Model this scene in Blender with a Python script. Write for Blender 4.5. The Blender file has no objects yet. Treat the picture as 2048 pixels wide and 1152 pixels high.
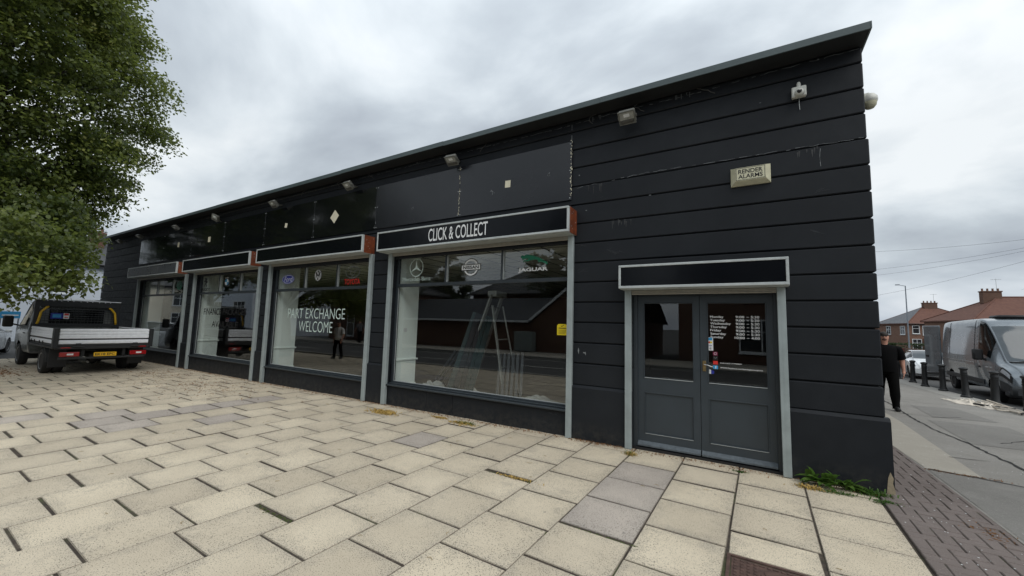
import bpy, bmesh, math, random
import numpy as np
from mathutils import Vector, Matrix, Euler
S = bpy.context.scene
COL = S.collection
R = math.radians
rnd = random.Random(7)

# ------------------------------------------------------------------ camera
CAM = Vector((-1.19554, -5.66045, 1.62450))
F_PX, YAW, PITCH, ROLL = 785.902, R(31.07836), R(5.41009), R(1.59775)
fw = Vector((-math.sin(YAW)*math.cos(PITCH), math.cos(YAW)*math.cos(PITCH), math.sin(PITCH)))
rt = Vector((math.cos(YAW), math.sin(YAW), 0)); up = rt.cross(fw)
rt2 = rt*math.cos(ROLL)+up*math.sin(ROLL); up2 = -rt*math.sin(ROLL)+up*math.cos(ROLL)
cd = bpy.data.cameras.new('camera'); cam = bpy.data.objects.new('camera', cd); COL.objects.link(cam)
M = Matrix((rt2, up2, -fw)).transposed().to_4x4(); M.translation = CAM
cam.matrix_world = M
cd.sensor_width = 36; cd.lens = F_PX/2048*36; cd.clip_end = 3000; cd.clip_start = 0.05
S.camera = cam

# ------------------------------------------------------------------ sky, sun, exposure
SUN_EL, SUN_AZ = R(48), R(120)      # azimuth clockwise from +Y
world = bpy.data.worlds.new('World'); S.world = world; world.use_nodes = True
nt = world.node_tree; nt.nodes.clear()
def WN(t, **k):
    n = nt.nodes.new(t)
    for a, v in k.items(): setattr(n, a, v)
    return n
L = nt.links.new
sky = WN('ShaderNodeTexSky', sky_type='NISHITA', sun_disc=False, sun_elevation=SUN_EL, sun_rotation=SUN_AZ)
sky.air_density = 1.5; sky.dust_density = 3
tc = WN('ShaderNodeTexCoord'); sep = WN('ShaderNodeSeparateXYZ'); L(tc.outputs['Generated'], sep.inputs[0])
zz = WN('ShaderNodeMath', operation='ABSOLUTE'); L(sep.outputs[2], zz.inputs[0])
za = WN('ShaderNodeMath', operation='ADD'); L(zz.outputs[0], za.inputs[0]); za.inputs[1].default_value = .34
dx = WN('ShaderNodeMath', operation='DIVIDE'); L(sep.outputs[0], dx.inputs[0]); L(za.outputs[0], dx.inputs[1])
dy = WN('ShaderNodeMath', operation='DIVIDE'); L(sep.outputs[1], dy.inputs[0]); L(za.outputs[0], dy.inputs[1])
cmb = WN('ShaderNodeCombineXYZ'); L(dx.outputs[0], cmb.inputs[0]); L(dy.outputs[0], cmb.inputs[1])
mp = WN('ShaderNodeMapping'); L(cmb.outputs[0], mp.inputs[0]); mp.inputs['Location'].default_value = (3.1, 1.7, 0); mp.inputs['Scale'].default_value = (1.0, 1.25, 1)
mp.inputs['Rotation'].default_value = (0, 0, R(35))
n1 = WN('ShaderNodeTexNoise'); L(mp.outputs[0], n1.inputs['Vector'])
n1.inputs['Scale'].default_value = 1.35; n1.inputs['Detail'].default_value = 8; n1.inputs['Roughness'].default_value = .50; n1.inputs['Distortion'].default_value = .25
cr = WN('ShaderNodeValToRGB'); L(n1.outputs['Fac'], cr.inputs[0])
def lin(r, g=None, b=None):
    if g is None: g = b = r
    return tuple((c/255/12.92 if c/255 <= .04045 else ((c/255+.055)/1.055)**2.4) for c in (r, g, b))+(1,)
e = cr.color_ramp.elements
e[0].position = .33; e[0].color = lin(166, 174, 184)
e[1].position = .64; e[1].color = lin(240, 245, 248)
m_ = cr.color_ramp.elements.new(.45); m_.color = lin(191, 200, 208)
m_ = cr.color_ramp.elements.new(.54); m_.color = lin(216, 224, 230)
# horizon: bluish grey low down
hr = WN('ShaderNodeMapRange'); L(sep.outputs[2], hr.inputs[0]); hr.inputs[1].default_value = 0.0; hr.inputs[2].default_value = .16; hr.inputs[3].default_value = .55; hr.inputs[4].default_value = 0
hm = WN('ShaderNodeMixRGB'); L(hr.outputs[0], hm.inputs[0]); L(cr.outputs[0], hm.inputs[1]); hm.inputs[2].default_value = lin(176, 187, 203)
zr = WN('ShaderNodeMapRange'); L(sep.outputs[2], zr.inputs[0]); zr.inputs[1].default_value = 0.35; zr.inputs[2].default_value = 1; zr.inputs[3].default_value = 1; zr.inputs[4].default_value = 1.55
bgc = WN('ShaderNodeBackground'); L(hm.outputs[0], bgc.inputs[0]); L(zr.outputs[0], bgc.inputs[1])
bgs = WN('ShaderNodeBackground'); L(sky.outputs[0], bgs.inputs[0]); bgs.inputs[1].default_value = .1
mx = WN('ShaderNodeMixShader'); mx.inputs[0].default_value = .94; L(bgs.outputs[0], mx.inputs[1]); L(bgc.outputs[0], mx.inputs[2])
wo = WN('ShaderNodeOutputWorld'); L(mx.outputs[0], wo.inputs[0])
sd = bpy.data.lights.new('sun', 'SUN'); sd.energy = 1.5; sd.angle = R(50); sd.color = (1, .965, .91)
sun = bpy.data.objects.new('sun', sd); COL.objects.link(sun)
sdir = Vector((math.sin(SUN_AZ)*math.cos(SUN_EL), math.cos(SUN_AZ)*math.cos(SUN_EL), math.sin(SUN_EL)))
sun.rotation_euler = sdir.to_track_quat('Z', 'Y').to_euler()
S.view_settings.view_transform = 'Standard'; S.view_settings.look = 'None'; S.view_settings.gamma = 1
S.view_settings.exposure = 0.08; S.view_settings.use_curve_mapping = False
S.cycles.max_bounces = 8; S.cycles.transparent_max_bounces = 16; S.cycles.sample_clamp_indirect = 6
S.cycles.use_denoising = True; S.cycles.caustics_reflective = False; S.cycles.caustics_refractive = False

# ------------------------------------------------------------------ helpers
def gz(x, y):
    a = -0.0038*min(max(-x, 0), 26)
    r = min(max(x+1, 0), 1) if y < 13 else min(max((x+40)/40, 0), 1)
    return a-0.01*min(max(x, 0), 12)-r*0.017*min(max(y, 0), 60)

def setp(o, label=None, cat=None, group=None, kind=None):
    if label: o['label'] = label
    if cat: o['category'] = cat
    if group: o['group'] = group
    if kind: o['kind'] = kind
    return o
LOCAL = set()     # things whose parts are modelled in their own local frame
def thing(name, label, cat, loc=(0, 0, 0), rz=0, group=None, local=False):
    o = bpy.data.objects.new(name, None); COL.objects.link(o); o.location = loc; o.rotation_euler = (0, 0, rz)
    o.empty_display_size = .2
    if local or rz: LOCAL.add(o.name)
    return setp(o, label, cat, group)
def link(name, me, parent=None, mat=None):
    o = bpy.data.objects.new(name, me); COL.objects.link(o)
    if mat is not None and not me.materials: me.materials.append(mat)
    if parent: o.parent = parent
    return o
def copy_tree(o, parent=None):
    c = o.copy(); COL.objects.link(c)
    if parent: c.parent = parent
    for ch in list(o.children):
        k = ch.copy(); COL.objects.link(k); k.parent = c
        for g in list(ch.children):
            q = g.copy(); COL.objects.link(q); q.parent = k
    return c

class MB:
    def __init__(s): s.v = []; s.f = []; s.m = []; s.mi = 0
    def add(s, vs, fs):
        b = len(s.v); s.v += [tuple(v) for v in vs]; s.f += [tuple(i+b for i in f) for f in fs]; s.m += [s.mi]*len(fs); return s
    def box(s, x0, x1, y0, y1, z0, z1, T=None):
        vs = [(x, y, z) for z in (z0, z1) for y in (y0, y1) for x in (x0, x1)]
        if T is not None: vs = [T @ Vector(v) for v in vs]
        return s.add(vs, [(0, 2, 3, 1), (4, 5, 7, 6), (0, 1, 5, 4), (2, 6, 7, 3), (0, 4, 6, 2), (1, 3, 7, 5)])
    def cbox(s, x0, x1, y0, y1, z0, z1, c=.01, T=None):
        """box with every edge chamfered"""
        vs = []; idx = {}
        X = (x0, x1); Y = (y0, y1); Z = (z0, z1)
        for i in (0, 1):
            for j in (0, 1):
                for k in (0, 1):
                    sx, sy, sz = (1, -1)[i]*c, (1, -1)[j]*c, (1, -1)[k]*c
                    idx[i, j, k, 'x'] = len(vs); vs.append((X[i], Y[j]+sy, Z[k]+sz))
                    idx[i, j, k, 'y'] = len(vs); vs.append((X[i]+sx, Y[j], Z[k]+sz))
                    idx[i, j, k, 'z'] = len(vs); vs.append((X[i]+sx, Y[j]+sy, Z[k]))
        fs = []
        for i in (0, 1): fs.append([idx[i, a, b, 'x'] for a, b in ((0, 0), (0, 1), (1, 1), (1, 0))])
        for j in (0, 1): fs.append([idx[a, j, b, 'y'] for a, b in ((0, 0), (1, 0), (1, 1), (0, 1))])
        for k in (0, 1): fs.append([idx[a, b, k, 'z'] for a, b in ((0, 0), (0, 1), (1, 1), (1, 0))])
        for i in (0, 1):
            for j in (0, 1): fs.append([idx[i, j, 0, 'x'], idx[i, j, 0, 'y'], idx[i, j, 1, 'y'], idx[i, j, 1, 'x']])
        for i in (0, 1):
            for k in (0, 1): fs.append([idx[i, 0, k, 'x'], idx[i, 0, k, 'z'], idx[i, 1, k, 'z'], idx[i, 1, k, 'x']])
        for j in (0, 1):
            for k in (0, 1): fs.append([idx[0, j, k, 'y'], idx[0, j, k, 'z'], idx[1, j, k, 'z'], idx[1, j, k, 'y']])
        for i in (0, 1):
            for j in (0, 1):
                for k in (0, 1): fs.append([idx[i, j, k, a] for a in 'xyz'])
        if T is not None: vs = [T @ Vector(v) for v in vs]
        return s.add(vs, fs)
    def tube(s, p0, p1, r0, r1=None, n=8, cap=True):
        r1 = r0 if r1 is None else r1
        p0 = Vector(p0); p1 = Vector(p1); d = (p1-p0)
        if d.length < 1e-6: return s
        q = d.to_track_quat('Z', 'Y'); a = q @ Vector((1, 0, 0)); b = q @ Vector((0, 1, 0))
        vs = []
        for p, r in ((p0, r0), (p1, r1)):
            for i in range(n):
                t = 2*math.pi*i/n; vs.append(p+a*(r*math.cos(t))+b*(r*math.sin(t)))
        fs = [(i, (i+1) % n, n+(i+1) % n, n+i) for i in range(n)]
        if cap: fs += [tuple(range(n))[::-1], tuple(range(n, 2*n))]
        return s.add(vs, fs)
    def path(s, pts, r, n=6):
        for a, b in zip(pts[:-1], pts[1:]): s.tube(a, b, r, r, n)
        return s
    def lathe(s, prof, n=20, T=None, close=False):
        """prof: (r, z) list; axis z"""
        vs = []; m = len(prof)
        for i in range(n):
            t = 2*math.pi*i/n
            for r, z in prof: vs.append(Vector((r*math.cos(t), r*math.sin(t), z)))
        if T is not None: vs = [T @ v for v in vs]
        fs = []
        for i in range(n):
            j = (i+1) % n
            for k in range(m-1): fs.append((i*m+k, j*m+k, j*m+k+1, i*m+k+1))
        b0 = len(s.v); s.add(vs, fs)
        if prof[0][0] > 1e-5: s.f.append(tuple(b0+i*m for i in range(n))[::-1]); s.m.append(s.mi)
        if prof[-1][0] > 1e-5: s.f.append(tuple(b0+i*m+m-1 for i in range(n))); s.m.append(s.mi)
        return s
    def prism(s, poly, a0, a1, axis='y'):
        """poly of 2d pts extruded between a0,a1 along axis"""
        n = len(poly)
        def P(u, v, a): return {'y': (u, a, v), 'x': (a, u, v), 'z': (u, v, a)}[axis]
        vs = [P(u, v, a0) for u, v in poly]+[P(u, v, a1) for u, v in poly]
        return s.add(vs, [tuple(range(n)), tuple(range(n, 2*n))[::-1]]+[(i, n+i, n+(i+1) % n, (i+1) % n) for i in range(n)])
    def sphere(s, c, rx, ry=None, rz=None, n=12, m=8, T=None):
        ry = rx if ry is None else ry; rz = rx if rz is None else rz
        vs = [Vector((c[0], c[1], c[2]-rz))]
        for j in range(1, m):
            ph = -math.pi/2+math.pi*j/m
            for i in range(n):
                t = 2*math.pi*i/n
                vs.append(Vector((c[0]+rx*math.cos(ph)*math.cos(t), c[1]+ry*math.cos(ph)*math.sin(t), c[2]+rz*math.sin(ph))))
        vs.append(Vector((c[0], c[1], c[2]+rz)))
        if T is not None: vs = [T @ v for v in vs]
        fs = [(0, 1+(i+1) % n, 1+i) for i in range(n)]
        for j in range(m-2):
            for i in range(n): fs.append((1+j*n+i, 1+j*n+(i+1) % n, 1+(j+1)*n+(i+1) % n, 1+(j+1)*n+i))
        t = len(vs)-1; o = 1+(m-2)*n
        fs += [(o+i, o+(i+1) % n, t) for i in range(n)]
        return s.add(vs, fs)
    def mesh(s, name, mats=None, smooth=False, off=(0, 0, 0), fix=True):
        me = bpy.data.meshes.new(name)
        ox, oy, oz = off
        me.from_pydata([(v[0]-ox, v[1]-oy, v[2]-oz) for v in s.v], [], s.f)
        if mats is not None:
            for m in (mats if isinstance(mats, (list, tuple)) else [mats]): me.materials.append(m)
            if isinstance(mats, (list, tuple)): me.polygons.foreach_set('material_index', s.m)
        if fix and len(s.f) < 60000:
            bm = bmesh.new(); bm.from_mesh(me); bmesh.ops.recalc_face_normals(bm, faces=bm.faces); bm.to_mesh(me); bm.free()
        if smooth:
            me.polygons.foreach_set('use_smooth', [True]*len(me.polygons))
            if smooth is not True: me.set_sharp_from_angle(angle=R(smooth))
        me.update(); return me
    def build(s, name, mat, parent=None, smooth=False, fix=True):
        off = Vector((0, 0, 0)); q = parent; top = parent
        while q is not None: off += q.location; top = q; q = q.parent
        if top is not None and top.name in LOCAL: off = Vector((0, 0, 0))
        return link(name, s.mesh(name, mat, smooth, off, fix), parent)

# ------------------------------------------------------------------ materials
class NM:
    """small node-material helper"""
    def __init__(s, name):
        s.m = bpy.data.materials.new(name); s.m.use_nodes = True; s.t = s.m.node_tree; s.b = s.t.nodes['Principled BSDF']
        s.tc = s.t.nodes.new('ShaderNodeTexCoord'); s.geo = s.t.nodes.new('ShaderNodeNewGeometry')
    def n(s, t, ins=None, **k):
        n = s.t.nodes.new(t)
        for a, v in k.items(): setattr(n, a, v)
        if ins:
            for i, v in ins.items():
                if isinstance(v, bpy.types.NodeSocket): s.t.links.new(v, n.inputs[i])
                else: n.inputs[i].default_value = v
        return n
    def l(s, a, b): s.t.links.new(a, b)
    def noise(s, scale, detail=4, rough=.55, vec=None, dist=0, sc=None):
        v = vec or s.geo.outputs['Position']
        if sc is not None: v = s.n('ShaderNodeMapping', {0: v, 'Scale': sc}).outputs[0]
        return s.n('ShaderNodeTexNoise', {'Vector': v, 'Scale': scale, 'Detail': detail, 'Roughness': rough, 'Distortion': dist}).outputs['Fac']
    def ramp(s, f, stops):
        r = s.n('ShaderNodeValToRGB', {0: f}); es = r.color_ramp.elements
        es[0].position, es[0].color = stops[0]; es[1].position, es[1].color = stops[-1]
        for p, c in stops[1:-1]: q = es.new(p); q.color = c
        return r.outputs[0]
    def mr(s, f, a, b, c=0, d=1): return s.n('ShaderNodeMapRange', {0: f, 1: a, 2: b, 3: c, 4: d}).outputs[0]
    def mix(s, f, a, b, mode='MIX'):
        return s.n('ShaderNodeMixRGB', {0: f, 1: a, 2: b}, blend_type=mode).outputs[0]
    def math(s, op, a, b=0.0): return s.n('ShaderNodeMath', {0: a, 1: b}, operation=op).outputs[0]
    def bump(s, h, st=.3, d=.01, n=None):
        b = s.n('ShaderNodeBump', {'Height': h, 'Strength': st, 'Distance': d})
        if n is not None: s.l(n, b.inputs['Normal'])
        s.l(b.outputs[0], s.b.inputs['Normal']); return b.outputs[0]
    def color(s, c): s.l(c, s.b.inputs['Base Color'])
    def rough(s, r):
        if isinstance(r, bpy.types.NodeSocket): s.l(r, s.b.inputs['Roughness'])
        else: s.b.inputs['Roughness'].default_value = r
MATS = {}
def simple(name, c, rough=.5, metal=0, var=.12, scale=6, bump=0, bscale=60, coat=0, spec=.5, emit=0):
    """plain coloured paint/plastic/metal with slight tone and gloss variation"""
    if name in MATS: return MATS[name]
    k = NM(name); n = k.noise(scale, 5, .6)
    lo = tuple(x*(1-var) for x in c[:3])+(1,); hi = tuple(min(1, x*(1+var)) for x in c[:3])+(1,)
    k.color(k.ramp(n, [(.3, lo), (.7, hi)])); k.rough(k.mr(n, .3, .7, max(rough-.06, .02), min(rough+.08, 1)))
    k.b.inputs['Metallic'].default_value = metal; k.b.inputs['Coat Weight'].default_value = coat; k.b.inputs['Specular IOR Level'].default_value = spec
    if coat: k.b.inputs['Coat Roughness'].default_value = .04
    if bump: k.bump(k.noise(bscale, 3), bump, .004)
    MATS[name] = k.m; return k.m

# black masonry paint with chalky scuffs, streaks, faint patchiness
def m_blackwall():
    k = NM('black_masonry_paint'); P = k.geo.outputs['Position']
    big = k.noise(.9, 5, .6); mid = k.noise(7, 6, .65); fine = k.noise(160, 3, .6)
    base = k.ramp(big, [(.3, (.0098, .0118, .0150, 1)), (.7, (.0165, .0192, .0232, 1))])
    base = k.mix(k.mr(mid, .45, .8, 0, .4), base, (.021, .0242, .0285, 1))
    # chalky vertical streaks in a few places
    st = k.noise(2.2, 6, .75, sc=(6.5, 6.5, .75)); ms = k.noise(.75, 2, .5)
    f1 = k.math('MULTIPLY', k.mr(st, .64, .76), k.mr(ms, .56, .68))
    base = k.mix(k.math('MULTIPLY', f1, .5), base, (.13, .13, .13, 1))
    # small chips
    chip = k.noise(23, 5, .8); f2 = k.mr(chip, .735, .76)
    base = k.mix(k.math('MULTIPLY', f2, .75), base, (.26, .255, .24, 1))
    # dirt splash near the ground
    z = k.n('ShaderNodeSeparateXYZ', {0: P}).outputs[2]
    sp = k.math('MULTIPLY', k.mr(z, .0, .28, 1, 0), k.mr(k.noise(11, 5, .7), .4, .75))
    base = k.mix(k.math('MULTIPLY', sp, .55), base, (.085, .078, .066, 1))
    k.color(base); k.rough(k.mr(mid, .3, .7, .5, .72)); k.b.inputs['Specular IOR Level'].default_value = .22
    b = k.bump(fine, .35, .002); k.bump(mid, .25, .006, b)
    return k.m
M_WALL = m_blackwall()
M_FASC = simple('fascia_trim_grey', lin(74, 86, 88), .45, 0, .14, 3)
M_SOFF = simple('soffit_black', lin(34, 36, 38), .7, 0, .3, 5)
M_ALU = simple('weathered_aluminium_frame', lin(182, 188, 188), .42, .1, .12, 9)
M_POST = simple('grey_guide_rail_paint', lin(150, 160, 161), .45, .1, .12, 5, spec=.5)
M_JOIN = simple('dark_grey_joinery', lin(47, 54, 59), .42, 0, .1, 5)
M_DOOR = simple('slate_grey_door_paint', lin(52, 60, 66), .42, 0, .07, 4)
M_DOORB = simple('worn_door_foot', lin(84, 92, 98), .5, 0, .25, 24)
M_BLACKP = simple('black_rubber', (.012, .012, .013, 1), .6, 0, .2, 8)
M_DARK = simple('dark_void_black', (.01, .01, .011, 1), .9, 0, .2, 3)
def m_rust():
    k = NM('brown_rusted_end_cap'); n = k.noise(9, 6, .7); s2 = k.noise(45, 3)
    c = k.ramp(n, [(.3, lin(74, 36, 20)), (.5, lin(110, 52, 26)), (.7, lin(137, 70, 37))])
    k.color(k.mix(k.mr(s2, .6, .7), c, lin(60, 30, 20))); k.rough(.6); k.bump(s2, .3, .003); return k.m
M_RUST = m_rust()
def m_panel(name, rough, c, r2):
    k = NM(name); n = k.noise(.8, 4, .6); sc = k.noise(34, 5, .8)
    k.color(k.mix(k.mr(sc, .73, .77, 0, .8), c, (.35, .35, .34, 1))); k.rough(k.mr(n, .3, .7, rough, r2)); k.b.inputs['Specular IOR Level'].default_value = .55
    k.bump(k.noise(1.7, 2), .12, .03); return k.m
M_PANG = m_panel('gloss_black_acrylic', .05, (.006, .007, .008, 1), .12)
M_PANS = m_panel('satin_black_acrylic', .20, (.009, .010, .013, 1), .30)
M_SIGN = m_panel('black_sign_face', .12, (.004, .005, .007, 1), .22); M_SIGN.node_tree.nodes['Principled BSDF'].inputs['Specular IOR Level'].default_value = .22
M_SIGNOLD = simple('faded_grey_sign_face', lin(62, 66, 69), .3, 0, .25, 2.5)
M_CREAM = simple('aged_cream_plastic', lin(196, 193, 166), .5, 0, .12, 14)
M_WHITEP = simple('white_camera_plastic', lin(206, 207, 200), .4, 0, .08, 14)
M_PAPER = simple('cream_paper_tape', lin(214, 208, 184), .8, 0, .08, 20)
M_LAMPB = simple('floodlight_alloy', lin(112, 113, 108), .55, .3, .3, 18)
M_LAMPG = simple('floodlight_glass_dusty', lin(150, 152, 146), .3, 0, .25, 20)
M_WHT = simple('white_vinyl_lettering', lin(224, 226, 226), .5, 0, .04, 20)
M_SAGE = simple('etched_grey_green_lettering', lin(196, 214, 207), .5, 0, .08, 20)
M_DIMW = simple('faded_grey_lettering', lin(120, 124, 126), .6, 0, .2, 20)
M_BLK = simple('black_vinyl_lettering', (.008, .008, .008, 1), .5, 0, .1, 20)
M_BLUE = simple('deep_blue_vinyl', lin(28, 42, 140), .45, 0, .1, 20)
M_SKYB = simple('sky_blue_vinyl', lin(60, 150, 200), .45, 0, .1, 20)
M_RED = simple('red_vinyl', lin(205, 45, 38), .45, 0, .1, 20)
M_GREEN = simple('green_vinyl', lin(12, 110, 80), .45, 0, .1, 20)
M_YEL = simple('yellow_plastic_tag', lin(232, 206, 25), .5, 0, .06, 20)
M_PINK = simple('magenta_vinyl', lin(120, 35, 70), .5, 0, .1, 20)
M_BRASS = simple('aged_brass', lin(150, 130, 92), .35, .8, .2, 30)
M_CHROME = simple('steel_bright', lin(190, 190, 188), .25, .9, .1, 20)
M_INWALL = simple('white_interior_board', lin(243, 250, 246), .7, 0, .03, 3)
M_INDARK = simple('interior_dark_wall', lin(58, 56, 54), .8, 0, .1, 2)
M_INFLOOR = simple('interior_floor_grey', lin(66, 64, 62), .6, 0, .2, 3)
M_CEIL = simple('ceiling_tile_white', lin(208, 205, 196), .85, 0, .04, 4)
M_CEILG = simple('ceiling_grid_grey', lin(90, 90, 86), .7, 0, .04, 4)

def m_glass(name, f0=.068, tint=(.975, .995, .987, 1)):
    k = NM(name); k.t.nodes.remove(k.b)
    d = k.n('ShaderNodeVectorMath', {0: k.geo.outputs['Normal'], 1: k.geo.outputs['Incoming']}, operation='DOT_PRODUCT')
    c = k.math('SUBTRACT', 1.0, k.math('ABSOLUTE', d.outputs['Value']))
    p5 = k.math('POWER', c, 5.0); F = k.math('ADD', k.math('MULTIPLY', p5, 1-f0), f0)
    bn = k.n('ShaderNodeBump', {'Height': k.noise(.55, 1), 'Strength': .05, 'Distance': .03})
    g = k.n('ShaderNodeBsdfGlossy', {'Color': (1, 1, 1, 1), 'Roughness': .004, 'Normal': bn.outputs[0]})
    t = k.n('ShaderNodeBsdfTransparent', {'Color': tint})
    m = k.n('ShaderNodeMixShader', {0: F, 1: t.outputs[0], 2: g.outputs[0]})
    k.l(m.outputs[0], k.t.nodes['Material Output'].inputs[0]); return k.m
M_GLASS = m_glass('shop_window_glass')
M_DGLASS = m_glass('door_glass', .05)
M_CARG = simple('tinted_car_glass', (.006, .008, .009, 1), .04, 0, .1, 4, spec=.35)
M_WSC = simple('windscreen_glass', (.07, .085, .095, 1), .04, 0, .1, 3, spec=.6)
M_TYRE = simple('tyre_rubber', (.012, .012, .012, 1), .8, 0, .3, 30)
M_RIM = simple('alloy_rim', lin(150, 153, 155), .35, .6, .15, 30)

def slab_material(name, tone, joint=False):
    k = NM(name); P = k.geo.outputs['Position']
    oi = k.n('ShaderNodeObjectInfo').outputs['Random']
    vs = k.n('ShaderNodeVectorMath', {0: P, 1: (1, 1, 1)}, operation='MULTIPLY').outputs[0]
    sepo = k.n('ShaderNodeSeparateXYZ', {0: k.tc.outputs['Object']})
    ex = k.math('ABSOLUTE', sepo.outputs[0]); ey = k.math('ABSOLUTE', sepo.outputs[1]); edge = k.math('MAXIMUM', ex, ey)
    c0, c1 = tone
    big = k.noise(1.3, 4, .6); mid = k.noise(9, 5, .65); sp = k.noise(125, 2, .6); sp2 = k.noise(210, 2, .5)
    base = k.mix(k.mr(big, .3, .7), c0, c1)
    base = k.mix(1.0, base, k.ramp(oi, [(0, (.90, .895, .89, 1)), (.5, (.97, .97, .97, 1)), (1, (1.06, 1.06, 1.05, 1))]), 'MULTIPLY')
    # worn exposed-aggregate: dark pits, denser near the edges of each slab
    wob = k.math('ADD', edge, k.mr(mid, .2, .8, -.11, .11))
    dens = k.mr(wob, .12, .30, 0, 1)
    thr = k.math('SUBTRACT', .60, k.math('MULTIPLY', dens, .05))
    pit = k.n('ShaderNodeMapRange', {0: sp, 1: thr, 2: k.math('ADD', thr, .05), 3: 0, 4: 1}).outputs[0]
    base = k.mix(k.math('MULTIPLY', pit, .88), base, (.085, .078, .068, 1))
    pit2 = k.mr(sp2, .60, .68)
    base = k.mix(k.math('MULTIPLY', pit2, k.math('ADD', k.math('MULTIPLY', dens, .25), .25)), base, (.16, .15, .13, 1))
    base = k.mix(k.math('MULTIPLY', k.mr(wob, .18, .33), .22), base, (.25, .235, .21, 1))
    # stains
    stn = k.noise(3.1, 6, .7); base = k.mix(k.mr(stn, .58, .72, 0, .4), base, (.22, .205, .18, 1))
    spot = k.n('ShaderNodeTexVoronoi', {'Vector': P, 'Scale': 3.4}).outputs['Distance']
    gum = k.math('MULTIPLY', k.mr(spot, .045, .06, 1, 0), k.mr(k.noise(2.7, 2), .5, .56))
    base = k.mix(k.math('MULTIPLY', gum, .5), base, (.16, .155, .14, 1))
    nz = k.n('ShaderNodeSeparateXYZ', {0: k.geo.outputs['True Normal']}).outputs[2]
    base = k.mix(k.mr(nz, .5, .9, 1, 0), base, (.035, .028, .022, 1))      # soil packed down the slab sides
    k.color(base); k.rough(.88); k.b.inputs['Specular IOR Level'].default_value = .25
    b = k.bump(sp, .35, .004); k.bump(mid, .2, .006, b); return k.m
M_SLAB = slab_material('beige_worn_paving_slab', (lin(194, 182, 161), lin(212, 200, 178)))
M_SLABG = slab_material('purple_grey_paving_slab', (lin(172, 163, 154), lin(189, 179, 168)))
def m_joint():
    k = NM('soil_and_moss_joint'); n = k.noise(14, 6, .7); g = k.noise(2.3, 3)
    c = k.ramp(n, [(.35, (.028, .022, .017, 1)), (.55, (.065, .05, .038, 1)), (.75, (.15, .12, .09, 1))])
    k.color(k.mix(k.mr(g, .52, .66, 0, .7), c, (.07, .085, .03, 1))); k.rough(.95); k.bump(n, .8, .02); return k.m
M_JOINT = m_joint()
def m_asphalt(name, c0, c1, patch=True, scale=1.0, speck=.5):
    k = NM(name); big = k.noise(.35, 5, .6); mid = k.noise(3, 5, .6); fine = k.noise(105*scale, 3, .7); f2 = k.noise(34*scale, 4, .75)
    c = k.mix(k.mr(big, .3, .7), c0, c1); c = k.mix(k.mr(k.noise(1.1, 6, .7), .55, .7, 0, .35), c, tuple(x*.72 for x in c0[:3])+(1,)); c = k.mix(k.mr(mid, .5, .8, 0, .35), c, tuple(x*1.35 for x in c1[:3])+(1,))
    c = k.mix(k.mr(fine, .58, .75, 0, speck), c, tuple(min(1, x*2.3) for x in c1[:3])+(1,))
    c = k.mix(k.mr(f2, .3, .42, speck*.8, 0), c, tuple(x*.45 for x in c0[:3])+(1,))
    k.color(c); k.rough(.9); k.b.inputs['Specular IOR Level'].default_value = .3; k.bump(fine, .8, .008); return k.m
M_ASPH = m_asphalt('footway_asphalt', (.20, .19, .172, 1), (.285, .273, .25, 1), speck=.75)
M_ASPH2 = m_asphalt('footway_asphalt_dark_patch', (.17, .163, .15, 1), (.225, .217, .20, 1), speck=.75)
M_TAN = m_asphalt('tan_concrete_patch', (.32, .295, .25, 1), (.375, .35, .30, 1), speck=.3)
M_LCON = m_asphalt('pale_kerb_concrete', (.28, .27, .25, 1), (.34, .33, .30, 1), speck=.3)
M_ROAD = m_asphalt('road_asphalt', (.06, .06, .06, 1), (.085, .085, .083, 1))
M_CRACK = simple('tar_crack_line', (.02, .019, .018, 1), .9, 0, .3, 30)
M_WLINE = simple('road_paint_white', lin(190, 190, 184), .7, 0, .15, 12)
M_PAV = m_asphalt('purple_brown_block_paver', (.135, .112, .102, 1), (.185, .155, .142, 1), speck=.6)
def m_iron():
    k = NM('rusty_iron_cover'); n = k.noise(18, 5, .7)
    k.color(k.ramp(n, [(.3, (.055, .032, .026, 1)), (.7, (.12, .07, .055, 1))])); k.rough(.75); k.bump(n, .3, .003); return k.m
M_IRON = m_iron()

# ------------------------------------------------------------------ ground
def sheet(name, xs, ys, e, mat, kind='structure', parent=None):
    v = [(x, y, gz(x, y)+e) for y in ys for x in xs]; n = len(xs)
    f = [(j*n+i, j*n+i+1, (j+1)*n+i+1, (j+1)*n+i) for j in range(len(ys)-1) for i in range(n-1)]
    me = bpy.data.meshes.new(name); me.from_pydata(v, [], f); o = link(name, me, parent, mat)
    if kind: o['kind'] = kind
    return o
def span(a, b, st):
    n = max(1, int(round((b-a)/st))); return [a+(b-a)*i/n for i in range(n+1)]
far = [-1500, -600, -250, -120, -70, -45, -35]
ground = sheet('ground', far+span(-30, 20, 2)+[26, 34, 60, 120, 300, 1500], [-1500, -500, -200, -90, -50, -30]+span(-24, 66, 3)+[90, 140, 300, 700, 1500], -.14, M_ROAD)
setp(ground, 'grey asphalt ground of the roads and yards all around')
fp = sheet('front_pavement', span(-24.2, -.1, 1), span(-6.15, .32, .6), -.0085, M_JOINT)
setp(fp, 'front pavement of square beige slabs with dirt and moss joints')
sp_ = sheet('side_pavement', [-.1, .3, .63, 1, 2, 3, 4, 4.72], [-6.15, -3, -1]+span(0, 60, 2), 0, M_ASPH)
setp(sp_, 'patched grey asphalt side pavement beyond the corner')

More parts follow.
